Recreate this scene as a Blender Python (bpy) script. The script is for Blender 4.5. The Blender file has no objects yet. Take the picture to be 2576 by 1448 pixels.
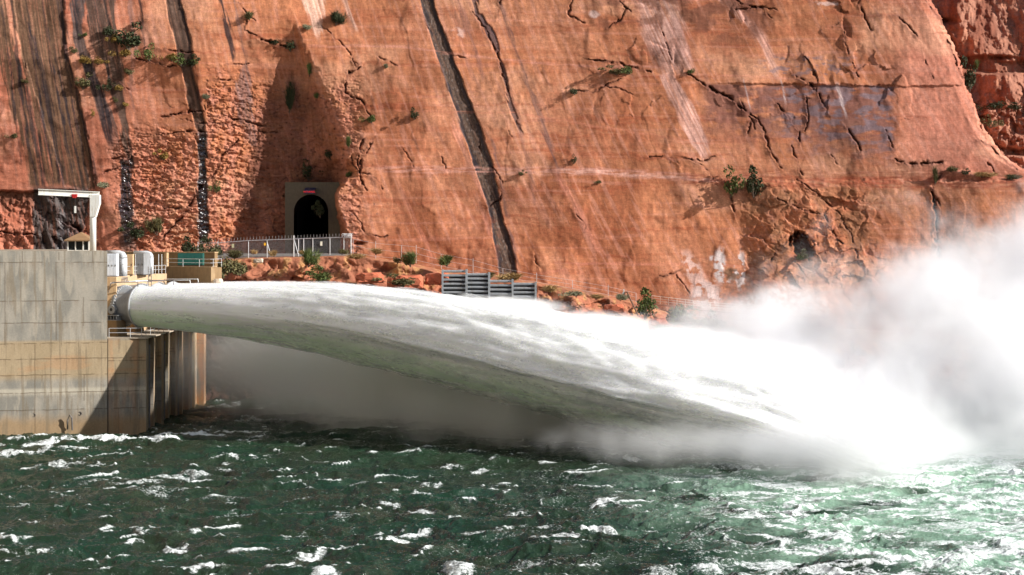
import bpy, math, random
import numpy as np
from mathutils import Vector, Matrix
random.seed(5); rng = np.random.default_rng(5)
S = bpy.context.scene
COL = S.collection
F = 4807.0; HC = 22.0                      # focal length in design units, camera height above the river

def P(u, v, Y):                            # design point -> world metres at distance Y
    return Vector(((u-1288.0)/F*Y, Y, HC-(v-600.0)/F*Y))

# ------------------------------------------------------------------ noise
def _h(ix, iy, s):
    h = (ix.astype(np.int64)*374761393 + iy.astype(np.int64)*668265263 + s*1442695041) & 0xffffffff
    h = ((h ^ (h >> 13))*1274126177) & 0xffffffff
    return (h ^ (h >> 16)) & 0xffffffff
def _rnd(ix, iy, s): return _h(ix, iy, s)/4294967295.0
_pr = np.random.default_rng(11); _T = _pr.permutation(1024).astype(np.int32)
_GA = _pr.uniform(0, 6.2831853, 1024); _GX = np.cos(_GA).astype(np.float32)*1.5; _GY = np.sin(_GA).astype(np.float32)*1.5
def perlin(x, y, s=0):
    x, y = np.broadcast_arrays(np.asarray(x), np.asarray(y))
    x0 = np.floor(x); y0 = np.floor(y); fx = (x-x0).astype(np.float32); fy = (y-y0).astype(np.float32)
    ix = x0.astype(np.int32)+s*131; iy = y0.astype(np.int32)+s*57
    a0 = _T[ix & 1023]; a1 = _T[(ix+1) & 1023]; iy1 = iy+1
    def g(a, j, dx, dy):
        k = _T[(a+j) & 1023]; return _GX[k]*(fx-dx)+_GY[k]*(fy-dy)
    wx = fx*fx*(3-2*fx); wy = fy*fy*(3-2*fy)
    a = g(a0, iy, 0, 0); a += (g(a1, iy, 1, 0)-a)*wx
    b = g(a0, iy1, 0, 1); b += (g(a1, iy1, 1, 1)-b)*wx
    return a+(b-a)*wy
def fbm(x, y, o=4, s=0, g=.5):
    r = 0; a = 1.; f = 1.; t = 0.
    for i in range(o):
        cr, sr = math.cos(.6+i*1.1), math.sin(.6+i*1.1)
        r = r+a*perlin((x*cr-y*sr)*f+i*17.3, (x*sr+y*cr)*f-i*9.1, s+i*7); t += a; a *= g; f *= 2.03
    return r/t*1.6
def ridged(x, y, o=4, s=0, g=.5):
    r = 0; a = 1.; f = 1.; t = 0.
    for i in range(o):
        cr, sr = math.cos(.4+i*1.3), math.sin(.4+i*1.3)
        n = 1-np.abs(perlin((x*cr-y*sr)*f+i*11.7, (x*sr+y*cr)*f+i*5.3, s+i*13))*1.6
        r = r+a*np.clip(n, 0, 1)**2; t += a; a *= g; f *= 2.1
    return r/t
def worley(x, y, s=0):
    ix = np.floor(x).astype(np.int64); iy = np.floor(y).astype(np.int64)
    d1 = np.full(x.shape, 9.); d2 = np.full(x.shape, 9.); cid = np.zeros(x.shape)
    for dx in (-1, 0, 1):
        for dy in (-1, 0, 1):
            cx = ix+dx+_rnd(ix+dx, iy+dy, s); cy = iy+dy+_rnd(ix+dx, iy+dy, s+5)
            d = np.hypot(x-cx, y-cy); m = d < d1
            d2 = np.where(m, d1, np.minimum(d2, d)); cid = np.where(m, _rnd(ix+dx, iy+dy, s+9), cid); d1 = np.where(m, d, d1)
    return d1, d2, cid
def facets(x, y, s=0, tilt=1.):
    ix = np.floor(x).astype(np.int64); iy = np.floor(y).astype(np.int64); d1 = np.full(x.shape, 9.); h = np.zeros(x.shape)
    for dx in (-1, 0, 1):
        for dy in (-1, 0, 1):
            a = ix+dx; b = iy+dy; cx = a+_rnd(a, b, s); cy = b+_rnd(a, b, s+5); d = np.hypot(x-cx, y-cy); m = d < d1
            q = _rnd(a, b, s+9)-.5+tilt*((_rnd(a, b, s+11)-.5)*(x-cx)*1.6+(_rnd(a, b, s+13)-.35)*(y-cy)*1.6); h = np.where(m, q, h); d1 = np.where(m, d, d1)
    return h
def ss(a, b, x):
    t = np.clip((x-a)/(b-a), 0, 1); return t*t*(3-2*t)
def ip(x, pts):
    p = np.array(pts, float); return np.interp(x, p[:, 0], p[:, 1])
def lerp(a, b, t): return a+(b-a)*t[..., None]
def lin(r, g, b):
    return np.array([(c/12.92 if c <= .04045 else ((c+.055)/1.055)**2.4) for c in (r/255., g/255., b/255.)])

# ------------------------------------------------------------------ objects
def tag(o, label=None, cat=None, group=None, kind=None):
    if label: o['label'] = label
    if cat: o['category'] = cat
    if group: o['group'] = group
    if kind: o['kind'] = kind
    return o
def thing(name, loc, label, cat, group=None, rz=0):
    o = bpy.data.objects.new(name, None); COL.objects.link(o); o.location = loc; o.rotation_euler = (0, 0, rz)
    o.empty_display_size = .3
    return tag(o, label, cat, group)
class MB:
    def __init__(s, rz=0, o=(0, 0, 0)): s.v = []; s.f = []; s.R = Matrix.Rotation(rz, 3, 'Z'); s.o = Vector(o)
    def add(s, vs, fs):
        b = len(s.v); s.v += [tuple(s.R@Vector(p)+s.o) for p in vs]; s.f += [tuple(b+i for i in f) for f in fs]; return s
    def box(s, x0, x1, y0, y1, z0, z1):
        vs = [(x, y, z) for z in (z0, z1) for (x, y) in ((x0, y0), (x1, y0), (x1, y1), (x0, y1))]
        return s.add(vs, [(3,2,1,0), (4,5,6,7), (0,1,5,4), (1,2,6,5), (2,3,7,6), (3,0,4,7)])
    def prism(s, poly, z0, z1):                     # plan polygon, counter-clockwise
        n = len(poly); vs = [(x, y, z0) for x, y in poly]+[(x, y, z1) for x, y in poly]
        return s.add(vs, [tuple(range(n))[::-1], tuple(range(n, 2*n))]+[(i, (i+1) % n, n+(i+1) % n, n+i) for i in range(n)])
    def slab(s, poly, y0, y1):                      # outline in x,z given a thickness along y
        n = len(poly); vs = [(x, y0, z) for x, z in poly]+[(x, y1, z) for x, z in poly]
        return s.add(vs, [tuple(range(n)), tuple(range(n, 2*n))[::-1]]+[((i+1) % n, i, n+i, n+(i+1) % n) for i in range(n)])
    def tube(s, pts, r, n=6, cap=True):
        pts = [Vector(p) for p in pts]; rr = r if isinstance(r, (list, tuple)) else [r]*len(pts); vs = []; fs = []
        for i, p in enumerate(pts):
            d = (pts[min(i+1, len(pts)-1)]-pts[max(i-1, 0)]).normalized()
            a = d.cross(Vector((0, 0, 1)) if abs(d.z) < .95 else Vector((1, 0, 0))).normalized(); b = d.cross(a)
            for k in range(n):
                t = k*2*math.pi/n; vs.append(p+(a*math.cos(t)+b*math.sin(t))*rr[i])
        for i in range(len(pts)-1):
            for k in range(n):
                fs.append((i*n+k, i*n+(k+1) % n, (i+1)*n+(k+1) % n, (i+1)*n+k))
        if cap: fs += [tuple(range(n))[::-1], tuple(range((len(pts)-1)*n, len(pts)*n))]
        return s.add(vs, fs)
    def lathe(s, c, ax, prof, n=40):                # prof: (distance along the axis, radius)
        c = Vector(c); ax = Vector(ax).normalized(); a = ax.cross(Vector((0, 0, 1))).normalized(); b = a.cross(ax)
        vs = []; fs = []
        for (t, r) in prof:
            for k in range(n):
                q = k*2*math.pi/n; vs.append(c+ax*t+(a*math.cos(q)+b*math.sin(q))*r)
        for i in range(len(prof)-1):
            for k in range(n): fs.append((i*n+k, (i+1)*n+k, (i+1)*n+(k+1) % n, i*n+(k+1) % n))
        return s.add(vs, fs)
    def build(s, name, m, parent=None, smooth=False, world=True):
        me = bpy.data.meshes.new(name); off = Vector((0, 0, 0))
        if parent is not None and world:
            q = parent
            while q is not None: off += Vector(q.location); q = q.parent
        me.from_pydata([tuple(Vector(p)-off) for p in s.v], [], s.f); me.validate(); me.update()
        o = bpy.data.objects.new(name, me); COL.objects.link(o); o.parent = parent
        if m: me.materials.append(m)
        if smooth:
            for p in me.polygons: p.use_smooth = True
        return o
def grid(name, Pt, m, attrs=None, parent=None, flip=False, smooth=True, wrap=False, extra=None):
    R, C = Pt.shape[:2]; me = bpy.data.meshes.new(name)
    V = Pt.reshape(-1, 3).astype(np.float32)
    i = np.arange(R*C).reshape(R, C)
    if wrap: i = np.concatenate([i, i[:, :1]], 1)
    q = np.stack([i[:-1, :-1], i[1:, :-1], i[1:, 1:], i[:-1, 1:]], -1).reshape(-1, 4)
    if flip: q = q[:, ::-1]
    nf = len(q)
    if extra is not None:
        ev, ef = extra; base = len(V); V = np.concatenate([V, np.array(ev, np.float32)]); q = np.concatenate([q, np.array(ef)+base])
    me.vertices.add(len(V)); me.vertices.foreach_set('co', V.ravel())
    me.loops.add(q.size); me.loops.foreach_set('vertex_index', q.astype(np.int32).ravel())
    me.polygons.add(len(q)); me.polygons.foreach_set('loop_start', np.arange(0, q.size, 4, dtype=np.int32))
    sm = np.ones(len(q), bool) if smooth else np.zeros(len(q), bool); sm[nf:] = False
    me.update(calc_edges=True); me.polygons.foreach_set('use_smooth', sm)
    for k, a in (attrs or {}).items():
        a = np.asarray(a); at = me.attributes.new(k, 'FLOAT_COLOR' if a.ndim == 3 else 'FLOAT', 'POINT')
        if a.ndim == 3:
            c = np.ones((len(V), 4), np.float32); c[:R*C, :3] = a.reshape(-1, 3)
            if len(V) > R*C: c[R*C:, :3] = a.reshape(-1, 3).mean(0)
            at.data.foreach_set('color', c.ravel())
        else:
            c = np.zeros(len(V), np.float32); c[:R*C] = a.ravel(); at.data.foreach_set('value', c)
    me.materials.append(m)
    o = bpy.data.objects.new(name, me); COL.objects.link(o); o.parent = parent
    if parent is not None:
        me.transform(Matrix.Translation(-Vector(parent.location)))
    return o

# ------------------------------------------------------------------ materials
def newmat(n):
    m = bpy.data.materials.new(n); m.use_nodes = True; return m, m.node_tree, m.node_tree.nodes['Principled BSDF']
def nd(nt, t, **k):
    n = nt.nodes.new(t)
    for a, b in k.items(): setattr(n, a, b)
    return n
def noise_node(nt, scale, detail=4, rough=.55, vec=None, sc=None):
    n = nd(nt, 'ShaderNodeTexNoise'); n.inputs['Scale'].default_value = scale; n.inputs['Detail'].default_value = detail; n.inputs['Roughness'].default_value = rough
    src = vec
    if src is None:
        g = nd(nt, 'ShaderNodeNewGeometry'); src = g.outputs['Position']
    if sc:
        mp = nd(nt, 'ShaderNodeMapping'); mp.inputs['Scale'].default_value = sc; nt.links.new(src, mp.inputs['Vector']); src = mp.outputs[0]
    nt.links.new(src, n.inputs['Vector']); return n
def maprange(nt, src, a, b, c, d):
    m = nd(nt, 'ShaderNodeMapRange'); nt.links.new(src, m.inputs[0])
    for i, x in enumerate((a, b, c, d)): m.inputs[i+1].default_value = x
    return m.outputs[0]
def mixc(nt, f, a, b, mode='MIX'):
    m = nd(nt, 'ShaderNodeMix', data_type='RGBA', blend_type=mode)
    for i, x in ((0, f), (6, a), (7, b)):
        if hasattr(x, 'links'): nt.links.new(x, m.inputs[i])
        else: m.inputs[i].default_value = x if i == 0 else (*x, 1)
    return m.outputs[2]
def m_attr(n, rough=.85, var=.25, scale=3., sc=None, bump=.0, bscale=6., gloss=False, spec=.3):
    m, nt, b = newmat(n)
    at = nd(nt, 'ShaderNodeAttribute', attribute_name='Col')
    nn = noise_node(nt, scale, 6, .65, sc=sc)
    c = mixc(nt, 1.0, at.outputs[0], nt.nodes.new('ShaderNodeRGB').outputs[0], 'MULTIPLY')
    mr = maprange(nt, nn.outputs[0], .3, .7, 1-var, 1+var)
    mx = nd(nt, 'ShaderNodeVectorMath', operation='SCALE'); nt.links.new(at.outputs[0], mx.inputs[0]); nt.links.new(mr, mx.inputs['Scale'])
    nt.links.new(mx.outputs[0], b.inputs['Base Color']); b.inputs['Roughness'].default_value = rough
    b.inputs['Specular IOR Level'].default_value = spec
    if gloss:
        g = nd(nt, 'ShaderNodeAttribute', attribute_name='Wet'); nt.links.new(maprange(nt, g.outputs['Fac'], 0, 1, rough, .22), b.inputs['Roughness'])
        nt.links.new(maprange(nt, g.outputs['Fac'], 0, 1, spec, .8), b.inputs['Specular IOR Level'])
    if bump:
        n2 = noise_node(nt, bscale, 6, .7, sc=sc); bp = nd(nt, 'ShaderNodeBump'); bp.inputs['Strength'].default_value = 1; bp.inputs['Distance'].default_value = bump
        nt.links.new(n2.outputs[0], bp.inputs['Height']); nt.links.new(bp.outputs[0], b.inputs['Normal'])
    return m
def m_solid(n, col, rough=.6, metal=0, var=.15, scale=2., bump=0, dirt=None, alpha=1):
    m, nt, b = newmat(n)
    nn = noise_node(nt, scale, 5, .6)
    c1 = tuple(min(1, c*(1-var)) for c in col); c2 = tuple(min(1, c*(1+var)) for c in col)
    c = mixc(nt, maprange(nt, nn.outputs[0], .3, .7, 0, 1), c1, c2)
    if dirt:
        n3 = noise_node(nt, 1.2, 6, .7, sc=(2.5, 2.5, .35)); c = mixc(nt, maprange(nt, n3.outputs[0], .52, .68, 0, .75), c, dirt)
    nt.links.new(c, b.inputs['Base Color']); b.inputs['Roughness'].default_value = rough; b.inputs['Metallic'].default_value = metal
    if bump:
        bp = nd(nt, 'ShaderNodeBump'); bp.inputs['Strength'].default_value = 1; bp.inputs['Distance'].default_value = bump
        n2 = noise_node(nt, scale*4, 5, .6); nt.links.new(n2.outputs[0], bp.inputs['Height']); nt.links.new(bp.outputs[0], b.inputs['Normal'])
    return m
M_rock = m_attr('canyon_rock', .9, .16, 1.6, sc=(1, 1, 2.2), bump=.035, bscale=2.2, gloss=True, spec=.2)
def rock_detail(m):
    nt = m.node_tree; b = nt.nodes['Principled BSDF']; src = b.inputs['Base Color'].links[0].from_socket
    n1 = noise_node(nt, 1., 6, .6, sc=(.16, .16, 2.0)); n2 = noise_node(nt, 7., 5, .7); n3 = noise_node(nt, 1.2, 5, .65, sc=(2.2, 1, .22))
    a = maprange(nt, n1.outputs[0], .60, .72, 1, .90); c_ = maprange(nt, n2.outputs[0], .36, .60, .78, 1.10); d = maprange(nt, n3.outputs[0], .40, .66, 1.10, .84)
    m1 = nd(nt, 'ShaderNodeMath', operation='MULTIPLY'); m2 = nd(nt, 'ShaderNodeMath', operation='MULTIPLY'); nt.links.new(a, m1.inputs[0]); nt.links.new(c_, m1.inputs[1]); nt.links.new(m1.outputs[0], m2.inputs[0]); nt.links.new(d, m2.inputs[1])
    v = nd(nt, 'ShaderNodeVectorMath', operation='SCALE'); nt.links.new(src, v.inputs[0]); nt.links.new(m2.outputs[0], v.inputs['Scale']); nt.links.new(v.outputs[0], b.inputs['Base Color'])
rock_detail(M_rock)
M_bank = m_attr('bank_rock', .95, .25, 2.5, bump=.16, bscale=3., spec=.2)
M_conc = m_attr('weathered_concrete', .85, .10, 5., bump=.02, bscale=9., spec=.25)
M_shade = m_solid('tan_shade_concrete', tuple(lin(132, 106, 74)), .9, var=.12, scale=1.5, dirt=(.13, .085, .04), bump=.02)  # rear walls' shade put into this darkened concrete colour
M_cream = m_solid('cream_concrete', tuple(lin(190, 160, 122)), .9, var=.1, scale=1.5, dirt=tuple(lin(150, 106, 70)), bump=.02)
M_deck = m_solid('deck_concrete', (.4, .33, .25), .9, var=.15)
M_grey = m_solid('grey_steel_paint', (.27, .28, .29), .45, .1, var=.12, dirt=(.17, .16, .14))
M_rim = m_solid('rim_paint', (.38, .39, .40), .4, .1, var=.06)
M_greyl = m_solid('light_grey_paint', (.55, .56, .57), .4, .1, var=.06)
M_white = m_solid('white_steel_paint', (.78, .77, .72), .45, var=.05, dirt=(.5, .42, .3))
M_cab = m_solid('cabinet_paint', (.62, .66, .72), .4, var=.05)
M_galv = m_solid('galvanised_rail', (.62, .63, .64), .4, .5, var=.1)
M_pipe = m_solid('pipe_steel', (.20, .18, .17), .45, .5, var=.2)
M_green = m_solid('green_cabinet_paint', (.006, .085, .07), .45, var=.1)
M_red = m_solid('red_paint', (.5, .02, .02), .4)
M_blackm = m_solid('dark_metal', (.02, .02, .022), .5)
M_roofb = m_solid('brown_metal_roof', (.27, .16, .08), .5, var=.15)
M_glass = m_solid('dark_window', (.02, .025, .025), .08)
M_yellow = m_solid('yellow_sign', (.8, .42, .02), .5)
M_tunnel = m_solid('tunnel_lining', (.012, .012, .013), .95)
M_portal = m_attr('portal_concrete', .9, .1, 3., bump=.02)
M_bin = m_solid('galvanised_bin', (.36, .38, .40), .5, .35, var=.15, dirt=(.25, .2, .15))
M_wood = m_solid('brown_post', (.16, .08, .05), .8)
M_road = m_solid('asphalt', (.14, .13, .12), .9, var=.2)
M_twig = m_solid('twig_bark', (.10, .07, .05), .9)
def m_leaf(n, c, c2):
    m, nt, b = newmat(n); g = nd(nt, 'ShaderNodeNewGeometry'); cr = mixc(nt, g.outputs['Random Per Island'], c, c2)
    nt.links.new(cr, b.inputs['Base Color']); b.inputs['Roughness'].default_value = .7; b.inputs['Specular IOR Level'].default_value = .2
    return m
M_leaf = [m_leaf('green_leaves', (.05, .075, .02), (.12, .14, .04)), m_leaf('olive_leaves', (.07, .07, .03), (.15, .125, .05)),
          m_leaf('ochre_leaves', (.17, .11, .025), (.30, .19, .05)), m_leaf('dark_leaves', (.022, .032, .014), (.055, .06, .025)),
          m_leaf('grey_green_leaves', (.14, .15, .09), (.24, .23, .14)), m_leaf('dry_straw', (.30, .19, .08), (.42, .28, .12))]

# ------------------------------------------------------------------ camera, light
SUN = Vector((.85, -.235, .47)).normalized()
cam = bpy.data.cameras.new('camera'); cam.sensor_width = 36; cam.lens = 36*F/2576; cam.shift_y = -124/2576; cam.clip_end = 4000; cam.clip_start = 1
co = bpy.data.objects.new('camera', cam); co.location = (0, 0, HC); co.rotation_euler = (math.pi/2, 0, 0); COL.objects.link(co); S.camera = co
w = bpy.data.worlds.new('World'); S.world = w; w.use_nodes = True
sky = w.node_tree.nodes.new('ShaderNodeTexSky'); sky.sky_type = 'NISHITA'; sky.sun_disc = False
sky.sun_elevation = math.asin(SUN.z); sky.sun_rotation = math.atan2(SUN.x, SUN.y)
w.node_tree.links.new(sky.outputs[0], w.node_tree.nodes['Background'].inputs[0]); w.node_tree.nodes['Background'].inputs[1].default_value = .075
sl = bpy.data.lights.new('sun', 'SUN'); sl.energy = 5.0; sl.angle = math.radians(.5); sl.color = (1, .97, .92)
so = bpy.data.objects.new('sun', sl); so.rotation_euler = SUN.to_track_quat('Z', 'Y').to_euler(); so.location = (80, 100, 120); COL.objects.link(so)
S.view_settings.view_transform = 'Standard'; S.view_settings.look = 'None'; S.view_settings.exposure = .65; S.view_settings.gamma = 1
S.render.engine = 'CYCLES'
S.cycles.max_bounces = 12; S.cycles.volume_bounces = 10; S.cycles.diffuse_bounces = 3; S.cycles.glossy_bounces = 3; S.cycles.transparent_max_bounces = 16
S.cycles.volume_step_rate = .5; S.cycles.volume_max_steps = 256; S.cycles.use_denoising = True
S.cycles.sample_clamp_indirect = 8

# ------------------------------------------------------------------ cliff
def pdist(U, V, pts):
    pts = np.array(pts, float); best = np.full(U.shape, 1e9); side = np.zeros(U.shape); tt = np.zeros(U.shape); L = 0
    seg = np.hypot(*(pts[1:]-pts[:-1]).T); tot = seg.sum()
    for i in range(len(pts)-1):
        a = pts[i]; d = pts[i+1]-a; l2 = (d*d).sum()
        t = np.clip(((U-a[0])*d[0]+(V-a[1])*d[1])/l2, 0, 1)
        dx = U-a[0]-t*d[0]; dy = V-a[1]-t*d[1]; q = np.hypot(dx, dy); m = q < best
        best = np.where(m, q, best); side = np.where(m, np.sign(d[0]*dy-d[1]*dx), side); tt = np.where(m, (L+t*seg[i])/tot, tt); L += seg[i]
    return best, side, tt
def window(U, V, pts, pad):
    p = np.array(pts); us = U[0]; vs = V[:, 0]
    c0, c1 = np.searchsorted(us, [p[:, 0].min()-pad, p[:, 0].max()+pad]); r0, r1 = np.searchsorted(vs, [p[:, 1].min()-pad, p[:, 1].max()+pad])
    return slice(max(0, r0), r1), slice(max(0, c0), c1)

NU, NV = 1500, 600
us = np.linspace(-160, 2740, NU); vsg = np.linspace(-160, 930, NV)
U, V = np.meshgrid(us, vsg)
wx = fbm(U/60, V/60, 4, 3); wy = fbm(U/60, V/60, 4, 77)
US = U-V*(.13+.0002*U)
fx_ = fbm(U/14, V/14, 3, 31); fy_ = fbm(U/14, V/14, 3, 41)
Uw = U+wx*5+fx_*3.0; Vw = V+wy*5+fy_*3.0
MX = (U-1288)/17.; MZ = (600-V)/17.
Y = 286+.30*np.clip(MZ, -20, 60)
Y = Y+np.where(U < 880, .13*(U-880)/17., .02*(U-880)/17.)
brd = [(-200,735),(50,738),(90,760),(150,790),(200,815),(250,845),(300,872),(350,885),(400,893),(430,908),(452,880),(470,860),(490,842),(520,850),(560,868),(590,880),(930,895)]
mid = [(-200,733),(50,735),(120,738),(200,742),(300,748),(400,790),(452,838),(470,846),(490,836),(520,838),(600,845),(930,850)]
ub = ip(Vw, brd)+fx_*7+wx*5; um = ip(Vw, mid)
v0 = ip(U, [(-200,150),(200,150),(500,150),(600,90),(700,55),(740,50)])
rec = np.clip((V-v0)/17*.38, 0, 10.5)
Y = Y+rec*(1-ss(0, 1, (U-um)/np.maximum(ub-um, 14)))
# outcrop tongue beside the portal foot
Y = Y+1.6*ss(.75, 1, 1-np.hypot((Uw-905)/90, (Vw-612)/26))*(V > 588)*(U > 862)
# large undulation, right-hand slope details
Y = Y+fbm(MX/22, MZ/18, 3, 5)*.9
Y = Y+fbm(MX/5, MZ/8, 4, 15)*.14
# relief
main = ss(900, 960, U)
rough = np.clip(ss(250, 340, U+(V-400)*-.1)*(1-ss(880, 930, U))*ss(150, 260, V+wx*40+ (U<520)*-120*0) , 0, 1)
rough = rough*np.where(U < 520, ss(300, 380, V+wx*30), 1)
sh = ss(600, 620, U)*(1-ss(880, 920, U)); 
cw1, cw2, cid = worley(MX*.75+fbm(MX, MZ, 3, 8)*.9, MZ*1.7+fbm(MX, MZ, 3, 9)*.9, 3)
ch1, ch2, cid2 = worley(MX*1.7+.9*fx_, MZ*4.2+.9*fy_, 13)
Y = Y-rough*(1-.4*sh)*(facets(MX*.8+.35*fx_, MZ*1.7+.35*fy_, 3, 1.2)*.36+facets(MX*1.9+.5*fx_, MZ*3.8+.5*fy_, 13, 1.3)*.20)
Y = Y-rough*fbm(MX/1.6, MZ/.8, 4, 21)*.10
lg_ = ridged(MX/3.2+wx*.5, MZ/.75+MX*.05+wy*.5, 2, 23); Y = Y+rough*.5*ss(.86, .98, lg_)*ss(-.1, .3, fbm(MX/3, MZ/2, 2, 25))
bed = fbm(MX/30, MZ*.9+wx*.7, 3, 51)*.6+fbm(MX/9, MZ*2.6+MX*.12+wx, 3, 52)*.5*ss(-.2, .4, fbm(MX/20, MZ/8, 2, 53))
Y = Y-(1-rough)*(bed*.035+fbm(MX/2.2, MZ/1.6, 5, 61, .5)*.06)
flake = fbm(MX/7, MZ/9, 4, 71); Y = Y-(1-rough)*.30*ss(-.1, .6, flake)-(1-rough)*.07*ss(.26, .40, fbm(MX/6, MZ/9, 3, 73))
brk = ss(1450, 1600, U)*(1-ss(230, 330, V+wx*40))
Y = Y-brk*((worley(MX*.35+wx*.5, MZ*.28+wy*.5, 33)[2]-.5)*.7)*ss(.1, .4, fbm(MX/9, MZ/9, 3, 91))
rr = ss(1850, 1900, Uw)*(1-ss(2150, 2250, Uw))*ss(455, 480, Vw)*(1-ss(690, 740, Vw))
w1, w2, wc = worley(MX*.55+wx*.6, MZ*.6+wy*.6, 44)
Y = Y-rr*facets(MX*.35+wx*.3, MZ*.5+wy*.3, 44, 1.2)*.55-rr*facets(MX*1.1+.3*fx_, MZ*1.4+.3*fy_, 46, 1.2)*.16

# base colour
ROCK = np.array([.69, .68, .74])
def C(r, g, b): return lin(r, g, b)
c_or = C(203, 132, 90); c_pk = C(212, 146, 108); c_rd = C(182, 108, 72)
t1 = ss(-.3, .4, fbm(MX/14, MZ/10, 4, 101)); t2 = ss(.0, .5, fbm(MX/25, MZ*.9, 4, 103))
col = lerp(lerp(np.broadcast_to(c_or, U.shape+(3,)), c_pk, t1*.7), c_rd, t2*.55)
col = lerp(col, C(212, 132, 104), .7*ss(500, 200, U))
col = lerp(col, C(214, 138, 114), .65*ss(2150, 2350, U)*(1-ss(420, 480, V)))
col = lerp(col, C(150, 86, 54), .6*ss(.0, .5, fbm(MX/14, MZ/22, 4, 107))*main); col = lerp(col, C(222, 168, 130), .45*ss(.1, .5, fbm(MX/18, MZ/9, 4, 108)))
bb = ss(.12, .5, bed); col = lerp(col, C(158, 76, 46), .45*bb*(1-rough))
col = lerp(col, C(226, 158, 130), .30*ss(.25, .6, fbm(MX/16, MZ*1.6, 4, 111)))
col = np.array(lerp(col, C(214, 142, 112), .7*rough*ss(-.3, .3, fbm(MX/2, MZ/3, 3, 113))))
wet = np.zeros(U.shape)
vz = fbm(US/11, V/130, 4, 131); col = lerp(col, C(170, 96, 66), .30*ss(.1, .5, vz)*(1-rough)); col = lerp(col, C(226, 164, 138), .30*ss(-.15, -.5, vz))
col = col*(1+.14*fbm(U/9, V/8, 3, 133)+.12*fbm(US/8, V/60, 2, 135)+.10*(fbm(MX/8, MZ/8, 4, 137)))[..., None]
def stain(pts, color, amt, soft=6, edge=3.5, ragged=1., ns=0, streak=.5, gloss=0, depth=0, cov=None, gate=None):
    """pts: rows of (v, left, right)"""
    p = np.array(pts, float)
    w_ = window(U, V, [(p[:, 1].min(), p[0, 0]), (p[:, 2].max(), p[-1, 0])], 24); u = U[w_]; v = V[w_]
    l = np.interp(v, p[:, 0], p[:, 1]); r = np.interp(v, p[:, 0], p[:, 2])
    us_ = US[w_]; n = fbm(us_/9, v/60, 3, 200+ns)*edge*ragged*2; n2 = fbm(us_/9, v/45, 3, 260+ns)*edge*ragged*2
    m = ss(0, soft, u-l+n)*ss(0, soft, r-u+n2)*ss(p[0, 0]-12, p[0, 0]+4, v)*(1-ss(p[-1, 0]-14, p[-1, 0]+8, v+wx[w_]*14))
    if streak: m = m*(1-streak*ss(.05, .55, fbm(us_/5, v/140, 3, 300+ns)))
    if cov is not None: m = m*np.interp(v, *np.array(cov, float).T)
    if gate is not None: m = m*gate[w_]
    tx = (.62+.76*np.clip(.5+.9*fbm(us_/6.5, v/260, 3, 345+ns), 0, 1))*(.78+.44*np.clip(.5+fbm(us_/3.2, v/90, 3, 340+ns)*.7+fbm(u/5, v/4, 2, 350)*.15, 0, 1))
    w4 = np.clip(m*amt, 0, 1); col[w_] = col[w_]*(1-w4[..., None])+color*tx[..., None]*w4[..., None]
    if gloss: wet[w_] = np.maximum(wet[w_], m*gloss)
    if depth: Y[w_] += depth*ss(.2, .6, m)
    M = np.zeros(U.shape); M[w_] = m; return M
def s5(rows): return [(y*.375, a*.375, b*.375) for y, a, b in rows]   # traced at a finer scale
BR = C(112, 84, 62); BR2 = C(92, 74, 62); DK = C(46, 42, 46); GY = C(112, 104, 104)
upl = 1-ss(468, 484, V+wx*6)
stain(s5([(-430,-200,30),(0,-120,40),(330,-60,100),(450,0,150),(700,62,205),(1000,150,262),(1270,190,305)]), BR, .95, ns=1, gate=upl)
stain(s5([(-430,-20,400),(0,90,440),(370,135,452),(620,225,530),(820,300,575),(1270,430,655)]), BR, .97, ns=2, streak=.3, gate=upl, depth=.35)
stain(s5([(0,60,130),(300,120,180),(560,175,240),(760,215,330),(1270,310,440)]), BR, .95, ns=3, gate=upl)
stain(s5([(100,150,175),(300,215,260),(560,270,335),(800,310,380),(1270,400,440)]), DK, .8, ns=4, streak=.6, gate=upl)
stain(s5([(450,100,150),(700,165,215),(1000,225,290),(1270,280,320)]), DK, .7, ns=5, streak=.6, gate=upl)
stain(s5([(0,385,440),(370,420,460),(620,495,530),(820,540,578),(1100,600,640),(1270,630,660)]), DK, .8, ns=6, streak=.4, gate=upl)
stain(s5([(-430,400,530),(0,458,580),(250,480,560),(500,560,650),(700,640,740),(850,680,790),(1000,720,820),(1080,760,820)]), C(96,84,78), .95, ns=7, streak=.35, cov=[(0,1),(300,.9),(400,.2)])
stain(s5([(400,530,620),(600,610,690),(760,660,740),(950,710,770)]), DK, .85, ns=8, streak=.5)
stain(s5([(-430,500,720),(0,555,778),(300,600,800),(450,700,830),(700,760,850),(1000,825,893),(1130,850,905)]), BR2, .95, ns=9, streak=.3)
stain(s5([(1080,800,900),(1200,800,895),(1370,790,900),(1650,820,900)]), DK, .95, ns=10, streak=.3, gloss=1)
stain(s5([(0,850,895),(300,880,930),(560,850,900),(760,890,910)]), GY, .4, ns=11)
stain(s5([(-430,880,905),(0,920,952),(200,940,970),(320,955,985)]), DK, .85, ns=12, streak=.2)
stain(s5([(-430,1040,1170),(0,1105,1222),(250,1155,1280),(420,1190,1305),(520,1220,1310),(720,1262,1370),(900,1320,1392),(1100,1325,1390),(1370,1318,1398),(1650,1330,1410)]), BR2, .95, ns=13, streak=.15, depth=.3)
stain(s5([(0,1190,1225),(250,1240,1280),(420,1280,1305),(720,1330,1375)]), DK, .8, ns=14, streak=.2)
stain(s5([(900,1320,1392),(1100,1325,1390),(1370,1318,1398),(1650,1330,1410)]), DK, .9, ns=15, streak=.35, gloss=1)
stain(s5([(-430,1400,1450),(0,1462,1505),(200,1510,1555),(400,1545,1578),(430,1550,1580)]), DK, .9, ns=16, streak=.1)
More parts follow.
